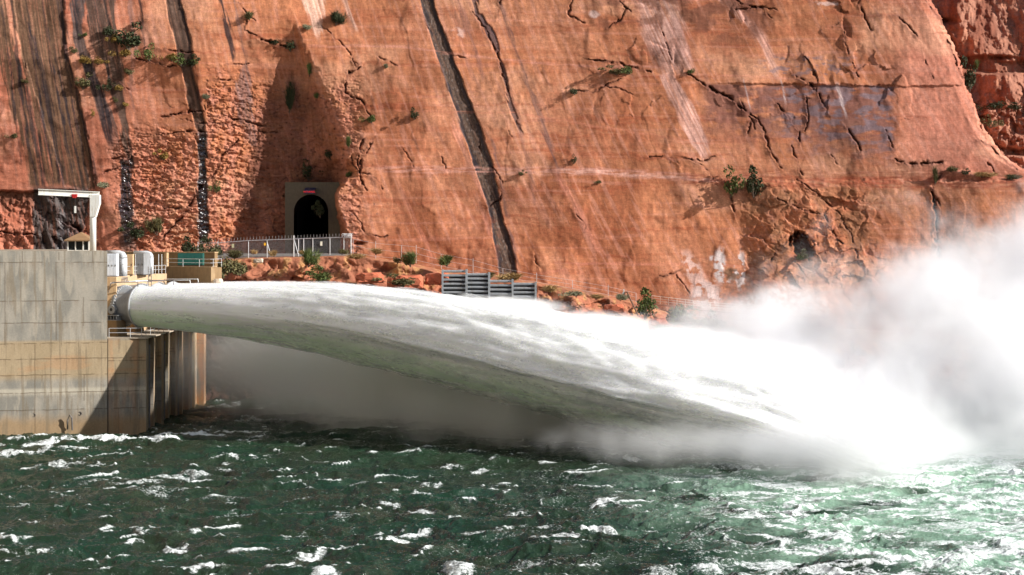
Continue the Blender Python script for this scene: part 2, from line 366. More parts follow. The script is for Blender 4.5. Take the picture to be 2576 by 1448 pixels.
stain(s5([(0,1562,1592),(200,1585,1630),(400,1640,1665),(600,1560,1700),(800,1600,1720),(1000,1680,1730)]), GY, .55, ns=17)
stain(s5([(-300,1900,2120),(0,2010,2190),(120,2070,2180),(260,2120,2160)]), C(236,196,168), .75, ns=18, streak=.7)
stain(s5([(0,2290,2330),(120,2330,2380),(230,2375,2415)]), C(236,190,164), .7, ns=19, streak=.6)
for q, nn_ in (([(-60,18,26),(200,44,56),(360,66,76),(476,92,100)],61),([(0,60,68),(200,88,98),(476,132,140)],62),([(-20,100,106),(180,130,140),(330,158,168),(476,186,194)],63),([(60,118,126),(260,160,170),(476,205,215)],64),([(-60,132,140),(100,150,160),(300,186,196),(476,222,230)],65),([(0,232,240),(140,262,270),(300,292,300)],66),([(0,258,266),(160,290,298)],67),([(0,182,196),(110,190,204)],68),([(20,2,8),(180,22,30),(420,48,58)],69)):
    stain(q, DK, .85, ns=nn_, soft=4, streak=.35, edge=3, cov=[(q[0][0],.6),((q[0][0]+q[-1][0])/2,1),(q[-1][0],.8)])
# lower left: wet streaks under a shallow overhang, its shadow put into the colour
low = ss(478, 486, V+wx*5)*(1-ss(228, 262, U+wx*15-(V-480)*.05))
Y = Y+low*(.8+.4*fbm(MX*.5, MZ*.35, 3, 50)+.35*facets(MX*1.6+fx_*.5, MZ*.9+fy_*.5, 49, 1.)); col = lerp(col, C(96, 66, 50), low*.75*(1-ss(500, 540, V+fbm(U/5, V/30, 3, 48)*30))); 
stain([(476,78,225),(540,80,225),(700,84,175)], C(66,56,50), .97, ns=20, gloss=.35, streak=.25)
stain([(540,140,175),(700,142,185)], C(78,70,68), .85, ns=21, gloss=.6, streak=.6)
stain([(545,132,138),(700,134,139)], C(190,120,86), .9, ns=22, streak=0, edge=1)
stain([(560,300,345),(700,300,350)], C(120,96,84), .7, ns=23)
# the broad dark run down the slab
SP = [(-160,1010,1045),(0,1057,1092),(60,1072,1108),(100,1085,1126),(160,1103,1146),(200,1118,1162),(300,1152,1203),(400,1188,1236),(450,1200,1247),(500,1220,1258),(520,1228,1258),(560,1234,1270),(600,1240,1283),(650,1250,1296),(700,1258,1302)]
m = stain(SP, C(104,86,72), .97, soft=3, edge=2., ns=30, streak=.12, depth=.45)
spk = perlin(U/3.2, V/6, 9); col = lerp(col, C(60,54,54), m*ss(.15,.5,spk)*.7)
col = lerp(col, C(156,140,126), m*ss(.3,.6,perlin(U/3.4, V/9, 19))*.6)
stain([(v, l-1, l+9) for v, l, r in SP], C(66,62,66), .8, soft=3, edge=3, ns=31, streak=.3)
stain([(v, r-12, r+1) for v, l, r in SP], C(70,62,62), .75, soft=3, edge=3, ns=32, streak=.3)  # right edge darkened to draw the recessed run's shadow
stain([(350,1232,1246),(480,1258,1272),(560,1272,1282),(690,1300,1312)], C(96,82,84), .6, ns=33, soft=8)
stain([(-100,1150,1172),(30,1190,1208),(80,1220,1245),(130,1243,1258),(180,1262,1272),(232,1272,1284),(290,1285,1300),(335,1305,1318)], C(78,68,70), .85, ns=34, soft=4, streak=.2, depth=.18)
stain([(-60,1240,1256),(0,1252,1268),(50,1262,1282),(120,1285,1302),(150,1297,1312),(215,1320,1340),(300,1350,1372),(370,1375,1392),(440,1395,1412)], C(122,92,84), .7, ns=35, soft=8, streak=.4)
stain([(0,1140,1160),(80,1168,1190),(150,1195,1215),(210,1208,1222)], C(150,104,90), .6, ns=36, soft=8)
stain([(220,1272,1290),(300,1292,1312),(370,1310,1330),(440,1322,1345),(520,1340,1352)], C(140,98,84), .55, ns=37, soft=8)
stain([(0,1128,1145),(110,1150,1170),(220,1190,1205)], C(150,104,90), .4, ns=38, soft=8)
# pale washes
stain([(-60,1570,1690),(20,1590,1720),(100,1610,1740),(185,1650,1760),(190,1650,1700)], C(216,176,160), .6, ns=40, soft=25, streak=.75)
stain([(190,1655,1700),(250,1680,1738),(330,1720,1775),(400,1760,1790)], C(224,176,156), .75, ns=41, soft=8, streak=.5)
stain([(0,1800,1850),(90,1895,1935),(160,1925,1960),(205,1945,1965)], C(220,172,152), .6, ns=42, soft=14, streak=.8)
stain([(440,1390,1420),(520,1430,1470),(640,1480,1530)], C(222,150,124), .45, ns=43, soft=18, streak=.6)
stain([(300,1130,1150),(420,1170,1190),(480,1200,1215),(600,1225,1240)], C(228,156,128), .6, ns=44, soft=8)
stain([(470,1000,1012),(560,1040,1055),(650,1075,1100)], C(230,150,118), .55, ns=45, soft=6)
def hband(pts, h, color, amt, ns=0, soft=4):
    w_ = window(U, V, pts, 60); U_ = U[w_]; V_ = V[w_]
    y = ip(U_, [(p[0], p[1]) for p in pts]); hh = h*(1+.5*fbm(U_/50, V_*0+ns, 3, 400+ns))
    m = (1-ss(hh*.5, hh*.5+soft, np.abs(V_+wx[w_]*3-y)))*ss(pts[0][0]-30, pts[0][0]+30, U_)*(1-ss(pts[-1][0]-30, pts[-1][0]+30, U_))
    m = m*ss(-.5, .3, fbm(U_/40, V_/5, 4, 420+ns)); col[w_] = lerp(col[w_], color, m*amt)
hband([(780,115),(1000,118),(1150,138),(1420,165),(1700,170)], 3, C(228,160,134), .55, 1)
hband([(950,427),(1100,428),(1240,430),(1480,432),(1640,440),(1750,448)], 10, C(232,172,148), .6, 2, 8)
hband([(1400,428),(1600,440),(1800,456)], 5, C(236,186,164), .6, 3)
hband([(1700,188),(1900,192),(2100,212),(2300,222),(2480,235)], 2, C(222,150,118), .7, 4, 3)
hband([(1720,452),(1900,458),(2200,460),(2576,462)], 20, C(158,72,48), .6, 5, 10)
hband([(1820,428),(2100,445),(2576,440)], 16, C(140,72,44), .45, 6, 16)
hband([(1310,700),(1500,660),(1800,668),(2100,676),(2350,690)], 3, C(216,140,110), .5, 7)
hband([(950,280),(1300,285),(1700,350),(1900,380)], 2, C(220,140,108), .45, 8)
# blue-grey desert varnish below the horizontal joint
vn = ss(-.3, .2, fbm(U/50, V/22, 5, 501)+.25)
vm = ss(1755, 1790, U)*(1-ss(2236, 2256, U+wx*8))*ss(208+0*U, 216, V-(U-1800)*.012)*(1-ss(270, 400, V+wx*30-(U-1800)*.10))
col = lerp(col, C(126,84,74), vm*vn*.75)
vb = ss(-.1, .3, fbm(U/40, V/18, 5, 511))*vm*ss(1900, 1990, U); col = lerp(col, C(128,114,118), vb*.7)
vb = ss(.1, .3, fbm(U/26, V/12, 4, 521))*ss(1870,1960,U)*(1-ss(2100,2200,U))*ss(135,150,V)*(1-ss(180,205,V)); col = lerp(col, C(136,118,120), vb*.65)
col = lerp(col, C(128,80,60), .75*ss(-.1,.3,fbm(U/60,V/40,4,531))*ss(1450,1550,U)*(1-ss(1900,2000,U))*(1-ss(60,140,V+wx*30)))
for q in ([(205,1868,1874),(280,1886,1892)],[(200,1962,1968),(262,1972,1980)],[(215,2100,2112),(300,2125,2135)]): stain(q, C(210,186,176), .7, ns=55, soft=3, edge=1)
col = lerp(col, C(134,96,64), rr*.6*ss(-.2, .3, fbm(MX/4, MZ/4, 4, 541)))
# white mineral crusts low on the slab
def blotch(cx, cy, rx, ry, color, amt, s, thr=.0, sx=22, sy=22, rot=0):
    w_ = window(U, V, [(cx, cy)], max(rx, ry)*1.5+8); Ux = Uw[w_]; Vx = Vw[w_]
    c_, s_ = math.cos(rot), math.sin(rot); a = ((Ux-cx)*c_+(Vx-cy)*s_)/rx; b = (-(Ux-cx)*s_+(Vx-cy)*c_)/ry
    m = ss(1.1, .55, np.hypot(a, b))*ss(thr, thr+.18, fbm(U[w_]/sx, V[w_]/sy, 5, 600+s)); col[w_] = lerp(col[w_], color, m*amt)
WH = C(242, 226, 214)
blotch(1748,690,24,75,C(236,196,176),.9,1,-.25,rot=-.45); blotch(1775,745,45,45,C(240,214,200),.9,2,-.25)
blotch(1812,668,16,50,WH,1,3,-.25); blotch(1860,680,14,55,WH,.95,4,-.1); blotch(1838,705,45,10,WH,.8,5,0); blotch(1800,650,16,10,WH,.9,6,-.3)
blotch(1980,750,70,38,C(232,214,200),.85,7,-.02,14,12); blotch(1900,770,60,30,C(230,210,196),.7,8,.05,14,12); blotch(1840,690,26,18,C(120,90,66),.9,9,-.4)
blotch(1850,745,50,60,C(126,84,60),.55,10,0,10,10); blotch(2040,770,60,30,C(226,206,196),.7,14,.05,14,12)
blotch(1495,35,16,12,C(226,190,172),.9,11,-.2); blotch(1150,85,20,15,C(230,190,170),.7,12,-.1)
blotch(2080,8,50,6,C(226,190,172),.8,13,-.2); blotch(1225,600,40,90,C(150,84,58),.4,15,-.1)
# rock-bolt heads and drill spots around the recess
bo1, bo2, bc = worley(U/20., V/20., 71)
dots = ss(.13, .09, bo1)*(bc > .45)*ss(600, 640, U)*(1-ss(915, 960, U))*ss(200, 260, V)*(1-ss(455, 470, V)); col = lerp(col, C(56, 40, 36), dots*.8)
dots = ss(.12, .08, bo1)*(bc > .6)*ss(845, 860, U)*(1-ss(965, 980, U))*ss(500, 510, V)*(1-ss(590, 600, V)); col = lerp(col, C(110, 84, 80), dots*.9)
# joints, flake edges, grooves: (polyline, half-width, depth)
CR = [
 ([(812,66),(850,105),(880,135),(890,165),(888,175)],1.6,.8),([(905,165),(880,180),(868,205),(870,232),(895,245),(915,262),(925,290),(934,300)],3.2,1.3),
 ([(940,345),(915,395),(905,430),(912,465),(920,480)],2.6,1.1),([(912,350),(905,380),(902,400),(905,430)],2.4,1.),([(905,430),(935,437),(955,465),(960,480)],1.8,.7),
 ([(885,390),(893,415),(905,430)],2,.9),([(868,506),(880,530),(905,560),(915,585),(960,600),(975,595)],2.0,.8),([(880,150),(900,160)],1.5,.6),
 ([(953,145),(990,160),(1000,163)],1.6,.6),([(1130,140),(1180,148)],1.5,.6),([(1190,30),(1215,70),(1250,130),(1258,165),(1275,232)],2.2,.8),([(1272,300),(1285,345)],2,.8),
 ([(1236,420),(1262,455),(1265,480),(1255,505),(1232,520)],2.4,1.1),([(1205,350),(1212,385)],1.5,.6),([(1262,0),(1255,25),(1250,45)],2.5,1.),
 ([(1440,228),(1490,232),(1540,205),(1560,198)],2.2,.7),([(1495,155),(1560,162),(1600,170),(1640,182)],2.8,1.1),([(1520,215),(1560,225),(1590,240)],1.8,.6),
 ([(1735,190),(1790,225),(1840,250),(1880,280),(1905,300)],4,1.6),([(1905,300),(1925,330),(1935,365),(1940,380)],3.4,1.2),([(1860,250),(1895,310),(1900,330)],2,.8),([(1890,300),(1885,330),(1880,340)],2.4,.8),
 ([(1955,265),(1985,300),(2010,335),(2015,360)],3.4,1.3),([(2028,250),(2035,290),(2025,330)],2.2,.9),([(1995,185),(2045,215),(2062,250),(2075,270)],4.6,1.6),
 ([(2055,205),(2040,165),(2025,145)],3,1.),([(2128,318),(2150,350),(2165,380)],3.4,1.2),([(2120,60),(2125,110),(2140,150),(2160,195)],2.4,.9),([(2160,0),(2180,60),(2190,75)],3,1.1),
 ([(1940,380),(1955,410),(1965,425)],3,1.),([(1990,370),(2015,430),(2020,440)],2.8,1.),([(2090,390),(2110,410)],2.4,.8),([(2250,402),(2300,412),(2340,414),(2370,410)],4,1.6),
 ([(2010,455),(2060,490),(2110,540),(2140,590),(2155,640),(2158,665)],2.2,.9),([(2345,475),(2352,530),(2358,600),(2366,690)],5.5,3.0),([(2345,475),(2358,500),(2366,540)],2.5,1.2),
 ([(1800,395),(1770,405),(1720,395)],2,.8),([(1740,398),(1775,425),(1800,452)],2.6,1.1),([(1820,455),(1840,500),(1852,545)],2.4,.9),([(1690,400),(1705,410),(1710,420)],2,.8),([(1635,395),(1690,396),(1702,408)],2.2,.9),
 ([(1700,690),(1720,720),(1740,760)],2.2,.8),([(1660,695),(1690,690),(1712,680)],2.4,.8),([(1990,600),(1945,640),(1935,660),(1955,690)],2.2,.8),([(1955,500),(2010,525),(2060,540)],2.8,1.),
 ([(2075,545),(2105,600),(2120,615)],3.6,1.3),([(2000,660),(2020,680),(2030,700)],2,.7),([(1440,0),(1430,40),(1470,60)],2.2,.8),([(1530,70),(1560,50),(1580,20)],2,.8),
 ([(1850,0),(1920,25),(1940,45)],2.2,.8),([(1850,22),(1900,18),(1950,25)],3,1.),([(1560,0),(1590,30)],2.2,.9),([(1660,60),(1680,130),(1690,150)],1.8,.7),([(1345,650),(1355,675)],2,.7),
 ([(2225,330),(2240,360),(2250,380)],2,.7),([(2330,150),(2345,200)],1.8,.6),([(2380,100),(2410,170),(2430,210)],2.6,1.),([(2460,350),(2500,380),(2540,415),(2560,430)],2.5,1.),([(2485,410),(2500,440)],2.4,.9),
 ([(2250,40),(2290,70),(2310,95)],2.4,.9),([(2340,20),(2365,50),(2370,60)],3,1.),([(1450,540),(1475,570),(1470,600)],1.8,.6),([(1535,160),(1500,158),(1480,150)],2,.8),
 ([(430,290),(480,283),(515,281)],3.2,1.2),([(395,296),(430,292)],2,.7),([(445,300),(520,312),(600,318)],1.8,.7),([(470,330),(520,336)],3.4,1.2),([(350,338),(480,332)],1.6,.6),([(575,300),(640,312),(665,315)],3,1.),
 ([(520,205),(560,202),(600,205)],2.4,.8),([(410,120),(450,130),(485,135)],2.6,.9),([(340,145),(380,158),(410,165),(440,165)],3,1.1),([(280,198),(305,205),(325,228)],2.,.7),([(570,160),(625,162)],2,.8),
 ([(0,585),(40,588),(90,592)],3,1.1),([(20,577),(65,580)],2,.8),([(165,565),(205,582)],5,1.6),([(370,512),(395,514)],2.4,.8),([(415,524),(455,526)],2.4,.8),
 ([(600,350),(560,395),(540,440),(500,470),(460,545),(410,600)],3,.9),([(335,375),(310,395),(280,400)],2.6,.8),([(250,440),(300,420),(340,390)],2.4,.7),([(655,100),(690,115),(720,120)],5,1.8),
 ([(650,330),(700,335)],2.4,.9),([(600,5),(620,40),(640,50)],1.6,.7),([(645,90),(615,75),(620,40)],1.6,.6),([(1010,370),(1035,405),(1040,425)],1.8,.6),([(1110,395),(1125,425)],2,.7),([(2370,440),(2355,460),(2345,475)],4,1.4)]
for pts, hw, dp in CR:
    r, c = window(U, V, pts, 26); d, sd, t = pdist(Uw[r, c], Vw[r, c], pts)
    k = .62*hw*(.55+.6*np.sin(np.pi*np.clip(t, .04, .96)))*(1+1.2*fx_[r, c])
    Y[r, c] += .75*dp*np.exp(-(d/np.maximum(k, .8))**2)*ss(-.35, .15, fbm(U[r, c]/26, V[r, c]/26, 2, 777))
    Y[r, c] -= dp*.2*np.exp(-d/9)*(sd > 0)*(d > k*.8)                # one lip stands proud of the other
    col[r, c] = lerp(col[r, c], C(96, 54, 40), .65*np.exp(-(d/(hw*1.3))**2))
# small natural cracks all over the slab
r1_ = ridged((U+wx*25)/75, (V+wy*25)/110, 3, 801); Y += main*.16*ss(.965, .997, r1_)*ss(.25, .5, fbm(U/120, V/120, 2, 803))
r2_ = ridged((U+wx*14)/38, (V+wy*14)/24, 3, 811); Y += (1-main)*rough*.5*ss(.84, .96, r2_)
# the hole, and the shaded pocket around it
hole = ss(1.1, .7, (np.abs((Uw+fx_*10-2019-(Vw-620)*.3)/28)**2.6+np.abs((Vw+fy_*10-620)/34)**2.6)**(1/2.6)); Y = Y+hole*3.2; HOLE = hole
# ledge joint where the right-hand slab stands proud of what is above
Y = Y-.9*ss(452, 462, Vw+(U-2000)*.004)*ss(1850, 1960, U)*1.0
Y = Y-.35*ss(208, 212, Vw-(U-1800)*.012)*ss(1760, 1900, U)*(1-ss(2500, 2560, U))*(1-ss(215, 420, V))*-1
# slab edge on the right: beyond it the rock falls back
edge = ip(V, [(-160,2270),(0,2338),(60,2365),(130,2400),(200,2420),(260,2442),(320,2468),(370,2500),(400,2530),(430,2580),(480,2700),(930,2900)])
Y = Y+ss(0, 14, U+wx*8+fx_*6-edge)*75+np.clip(U-edge+25, 0, 25)*.03
# ledge at the right where plants root
lt = ip(U, [(2300,470),(2370,425),(2450,432),(2576,450),(2740,470)]); Y = Y-1.5*ss(0, 9, V+wx*5-lt)*ss(2350, 2480, U)
col = lerp(col, C(98, 62, 48), .75*ss(1, 5, rec)*(1-ss(.3, 1, (U-um)/np.maximum(ub-um, 14)))*ss(640, 665, U+(V-300)*.22)*np.clip(.85+.5*fbm(MX/4, MZ/6, 3, 151), 0, 1))  # rock tinted darker through the recess, deepening its shade in the colour
col = lerp(col, C(96, 50, 38), HOLE*.8)  # inside of the hole tinted dark, its shade put into the colour
# make sure the portal opening is hollow rock behind
Y = Y+40*(ss(730, 742, U)*(1-ss(822, 834, U))*ss(482, 494, V))
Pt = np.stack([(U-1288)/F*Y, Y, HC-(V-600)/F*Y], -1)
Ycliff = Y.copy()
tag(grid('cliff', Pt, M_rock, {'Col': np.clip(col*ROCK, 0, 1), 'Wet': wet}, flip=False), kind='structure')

# the rugged canyon wall farther back
us2 = np.linspace(2100, 2900, 420); vs2 = np.linspace(-200, 900, 460); U2, V2 = np.meshgrid(us2, vs2)
X2 = (U2-1288)/15.; Z2 = (600-V2)/15.; q1 = fbm(X2/6, Z2/12, 5, 901); a1, a2, ac = worley(X2*.7+q1, Z2*.8+q1, 902); b1, b2, bc2 = worley(X2*1.6+q1, Z2*2.2+q1, 905)
low2 = ss(200, 300, V2)
Yf = 322+.35*np.clip(Z2, -10, 60)+q1*2.2-.1*(U2-2500)/15-(ac-.5)*(.5+1.1*low2)-(bc2-.5)*(.2+.5*low2)+fbm(X2/2, Z2/3.5, 4, 909)*.5
Yf += 3*ss(.3, .6, fbm(X2/30, (Z2)/4, 3, 911))
cf = lerp(np.broadcast_to(C(160, 110, 90), U2.shape+(3,)), C(128, 78, 60), ss(-.2, .4, fbm(X2/4, Z2/12, 4, 921)))
cf = lerp(cf, C(176, 118, 92), .6*ss(.2, .5, fbm(X2/3, Z2/3, 4, 922))); cf = lerp(cf, C(176, 128, 104), .5*low2*ss(-.1, .4, q1))
Pf = np.stack([(U2-1288)/F*Yf, Yf, HC-(V2-600)/F*Yf], -1)
tag(grid('far_cliff', Pf, M_rock, {'Col': cf, 'Wet': 0*U2}), kind='structure')

# unseen rest of the gorge, added to cut sky light: opposite wall and dam face
ug = np.linspace(-420, 420, 60); zg = np.linspace(190, -4, 24); GX, GZ = np.meshgrid(ug, np.linspace(105, -4, 24))
GY = -70-.25*GZ+fbm(GX/60, GZ/60, 4, 941)*14
tag(grid('added_opposite_cliff', np.stack([GX, GY, GZ], -1), M_rock, {'Col': np.broadcast_to(C(120, 96, 84), GX.shape+(3,)), 'Wet': 0*GX}, flip=True), kind='structure')
yg = np.linspace(-90, 330, 40); GY2, GZ2 = np.meshgrid(yg, zg)
tag(grid('dam_face', np.stack([-150-.12*GZ2-.0006*(GY2-120)**2*-1, GY2, GZ2], -1), M_conc, {'Col': np.broadcast_to(C(170, 160, 144), GY2.shape+(3,))}, flip=True), kind='structure')
# ------------------------------------------------------------------ river bank and terrace
ub_ = np.linspace(380, 2900, 1150)
foot = ip(ub_, [(380,636),(540,636),(890,640),(1000,655),(1120,672),(1250,690),(1350,705),(1600,755),(1700,775),(1900,795),(2900,830)])
edg = ip(ub_, [(380,660),(540,658),(620,652),(700,650),(880,646),(1000,662),(1110,690),(1250,705),(1350,716),(1500,742),(1600,766),(1680,800),(1800,822),(2100,850),(2900,900)])
rows = []; NB = 260
sA = np.linspace(0, 1, NB)
UB, SB = np.meshgrid(ub_, sA)
n0 = fbm(UB/90, SB*6, 4, 951)
Ye = 271+n0*.8; Yft = 300.
tz_f = HC-(foot-600)/F*288; tz_e = HC-(edg-600)/F*271
k1 = .22
flat = SB < k1; tf = np.clip(SB/k1, 0, 1); tb = np.clip((SB-k1)/(1-k1), 0, 1)
YB = np.where(flat, Yft+(Ye-Yft)*tf, Ye-tb*9-ss(.0, .2, tb)*1.5)
ZB = np.where(flat, tz_f[None]+(tz_e-tz_f)[None]*np.clip(tf*1.0, 0, 1), tz_e[None]+(-1.5-tz_e[None])*tb**.95)
XB = (UB-1288)/F*YB
wa, wb, wc3 = worley(XB*.42+n0*.5, ZB*.5+n0*.5, 961); wd, we, wf = worley(XB*1.3, ZB*1.5, 963)
dsp = facets(XB*.35+n0*.4, ZB*.5+n0*.4, 961, 1.3)*1.05+facets(XB*1.0, ZB*1.3+n0, 963, 1.3)*.35+fbm(XB/1.2, ZB/1.2, 4, 965)*.12+fbm(XB/6, ZB/4, 3, 966)*1.2
YB = YB-dsp*ss(0, .06, tb)
ZB = ZB+np.where(flat, fbm(XB/2, YB/2, 4, 967)*.10, 0)
cb = lerp(np.broadcast_to(C(176, 104, 78), UB.shape+(3,)), C(136, 84, 66), ss(-.2, .4, fbm(XB/3, ZB/2, 4, 971)))
cb = lerp(cb, C(216, 140, 110), .5*ss(.1, .5, fbm(XB/4, ZB/3, 4, 972))*ss(.2, .3, tb))
soil = (1-ss(.05, .22, tb+n0*.06)); cb = lerp(cb, C(160, 104, 78), soil*.8)
cb = lerp(cb, C(196, 150, 100), .7*ss(.1, .4, fbm(XB/1.5, YB/1.5, 4, 973))*soil)
cb = lerp(cb, C(120, 92, 82), .5*ss(1300, 1400, UB)*ss(0, .5, fbm(XB/2, ZB/2, 4, 977)))
bank_shade = ss(11.5, 9.5, ZB+fbm(XB/3, ZB, 3, 979)*1.5)*(1-ss(1150, 1500, UB)); cb = lerp(cb, C(74, 54, 44), bank_shade*.92)  # jets' shade on the lower bank put in as a dark colour
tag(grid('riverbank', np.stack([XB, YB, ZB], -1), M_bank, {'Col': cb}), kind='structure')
# asphalt strip in front of the tunnel
mb = MB(); a = P(430, 642, 283); b = P(870, 640, 283); c = P(905, 655, 276.); d = P(430, 655, 274)
mb.add([(a.x, 286, 19.72), (b.x, 286, 19.72), (c.x, 277.5, 19.45), (d.x, 276, 19.40), (a.x, 286, 19.3), (b.x, 286, 19.3), (c.x, 277.5, 19.0), (d.x, 276, 19.0)],
       [(3,2,1,0), (0,1,5,4), (1,2,6,5), (2,3,7,6), (3,0,4,7)])
tag(mb.build('road', M_road), kind='structure')

# ------------------------------------------------------------------ concrete
def conc_cols(Sm, Zm, warm=0, seed=0, joints=(), vj=()):
    n = fbm(Sm/2.2, Zm/5, 5, 1001+seed); k = fbm(Sm*1.4, Zm/4, 4, 1003+seed)
    c = lerp(np.broadcast_to(C(152, 145, 133), Sm.shape+(3,)), C(128, 124, 115), ss(-.3, .4, n))
    c = lerp(c, C(164, 155, 140), .6*ss(.1, .5, k))
    lowz = ss(10.6, 10.2, Zm)
    c = lerp(c, C(172, 146, 106), lowz*.6*ss(5.6, 6.6, Zm)+0*Zm)
    c = lerp(c, C(174, 130, 92), lowz*.42*ss(6.4, 6.9, Zm)*(1-ss(8.4, 9.1, Zm))*ss(-.1, .35, fbm(Sm/5, Zm/1.2, 4, 1011+seed)))
    c = lerp(c, C(196, 186, 166), .55*(1-ss(4.8, 5.2, Zm))*ss(4.0, 4.6, Zm)*1.0)
    c = lerp(c, C(150, 120, 82), .75*(1-ss(.8, 2.6, Zm+n*.6)))
    c = lerp(c, C(120, 106, 86), .55*ss(.15, .55, fbm(Sm*2.2, Zm/7, 4, 1021+seed)))
    c = lerp(c, C(196, 128, 74), warm*ss(-.1, .4, fbm(Sm*.8, Zm/7, 4, 1031+seed)))
    return c
def joints_on(c, Sm, Zm, hz, vz, seed=0):
    for i, z in enumerate(hz):
        d = np.abs(Zm-z+.05*fbm(Sm/1.5, Sm*0+i, 3, 1041+seed)); c = lerp(c, C(74, 58, 44), .8*np.exp(-(d/.045)**2)*ss(-.6, .1, fbm(Sm/1.2, Sm*0+i, 3, 1043+seed)))
        below = z-Zm; c = lerp(c, C(110, 88, 62), .35*(below > 0)*np.exp(-np.clip(below, 0, 9)/.5)*ss(0, .5, fbm(Sm*3, Sm*0+i, 3, 1045+seed)))
    for s0, z0, z1 in vz:
        d = np.abs(Sm-s0+.03*fbm(Zm, Zm*0, 3, 1047+seed)); c = lerp(c, C(90, 74, 56), .7*np.exp(-(d/.05)**2)*(Zm > z0)*(Zm < z1))
    return c
def wall(name, x0, y0, x1, y1, z0, z1, thick, fn, ns, nz, parent=None, m=None):
    """a wall whose front runs from (x0,y0) to (x1,y1) seen from the river; body behind it"""
    L = math.hypot(x1-x0, y1-y0); s = np.linspace(0, L, ns); z = np.linspace(z1, z0, nz); Sm, Zm = np.meshgrid(s, z)
    dx, dy = (x1-x0)/L, (y1-y0)/L
    Pw = np.stack([x0+dx*Sm, y0+dy*Sm, Zm], -1); nx, ny = -dy*thick, dx*thick
    c = fn(Sm, Zm)
    ev = [(x0, y0, z0), (x1, y1, z0), (x1, y1, z1), (x0, y0, z1), (x0+nx, y0+ny, z0), (x1+nx, y1+ny, z0), (x1+nx, y1+ny, z1), (x0+nx, y0+ny, z1)]
    ef = [(3,2,6,7), (1,5,6,2), (5,4,7,6), (4,0,3,7), (0,4,5,1)]
    return grid(name, Pw, m or M_conc, {'Col': c}, parent=parent, extra=(ev, ef))
zj = [22-(y-600)*218/F for y in (660, 756, 811, 862, 901, 941, 985, 1028)]
A0 = P(-300, 632, 211.2); A1 = P(270, 632, 218)
def f_block(Sm, Zm):
    c = conc_cols(Sm, Zm); L = Sm.max(); px = lambda q: L*(q+300)/570.
    vz = [(px(52), zj[0], 21), (px(232), zj[0], 21), (px(145), zj[0]+.2, 20.4)]+[(px(8), 10, zj[0]), (px(138), 10.4, zj[0]), (px(208), 12, 15.3), (px(84), 0, 10), (px(210), 3.5, 6.5), (px(-100), 0, 20)]
    return joints_on(c, Sm, Zm, zj, vz, 0)
t = thing('outlet_building', ((A0.x+A1.x)/2, 214, 0), 'tall board-marked concrete block with stained joints standing in the river', 'building')
wall('wall', A0.x, A0.y, A1.x, A1.y, -2, 20.55, 34, f_block, 460, 420, parent=t)
for (u, v, r) in ((85, 1045, .16), (201, 1041, .18)):
    p = P(u, v, 211.2+(u+300)/570*6.8-.02); MB().lathe(p, (0, -1, 0), [(0, r*1.25), (.06, r*1.25), (.06, r), (-.0, r*.9), (-.02, 0)], 16).build('drain_pipe', M_pipe, t)
p = P(170, 1045, 216.6)
MB().tube([p+Vector((0, 0, -1.6)), p+Vector((.05, -.3, -.6)), p+Vector((.35, -.4, .1)), p+Vector((.55, -.3, -.3)), p+Vector((.6, -.25, -1.7))], .1, 8).build('mooring_bracket', M_pipe, t)

# lower outlet structure: front wall and four receding bays
ZD = 10.5
Bx0 = A1.x+.02; Bx1 = P(350, 855, 219).x
def f_low(seed, warm):
    def f(Sm, Zm): return joints_on(conc_cols(Sm, Zm, warm, seed), Sm, Zm, zj[4:]+[8.0], [(.02, 0, 11)], seed)
    return f
t = thing('outlet_structure', (Bx1, 236, 0), 'lower stained concrete outlet structure with ribbed buttresses under the valves', 'building')
wall('front_wall', Bx0, 218.15, Bx1, 219.0, -2, ZD, 38, f_low(3, .2), 120, 220, parent=t)
X = Bx1; Yb = 219.
for i in range(4):
    xw = Bx1+.05+i*.10
    yy0 = 219.02+i*9.; 
    wall('buttress', xw-.6, yy0+.01, xw+.75, yy0+.02, -2, ZD-.05, 1.5, f_low(10+i, .1+.08*i), 40, 160, parent=t)
    wall('bay_wall', xw+.02, yy0+1.5, xw+.3, yy0+9.0, -2, ZD-.1, 2.0, f_low(20+i, .1+.1*i), 90, 160, parent=t)
    wall('pilaster', xw+.31, yy0+4.0, xw+.85, yy0+4.02, -2, ZD-.08, .9, f_low(30+i, .05+.1*i), 20, 160, parent=t)
    MB().tube([(xw+.55, yy0+3.0, -1), (xw+.55, yy0+3.0, 9.6)], .12, 8).build('drain_pipe', M_pipe, t)
wall('end_rib', Bx1-.2, 255.03, Bx1+1.6, 255.06, -2, ZD, 2, f_low(41, .8), 40, 160, parent=t)
MB().box(Bx0-.5, Bx1+1.0, 218.7, 257, ZD+.003, ZD+.12).build('deck', M_deck, t)
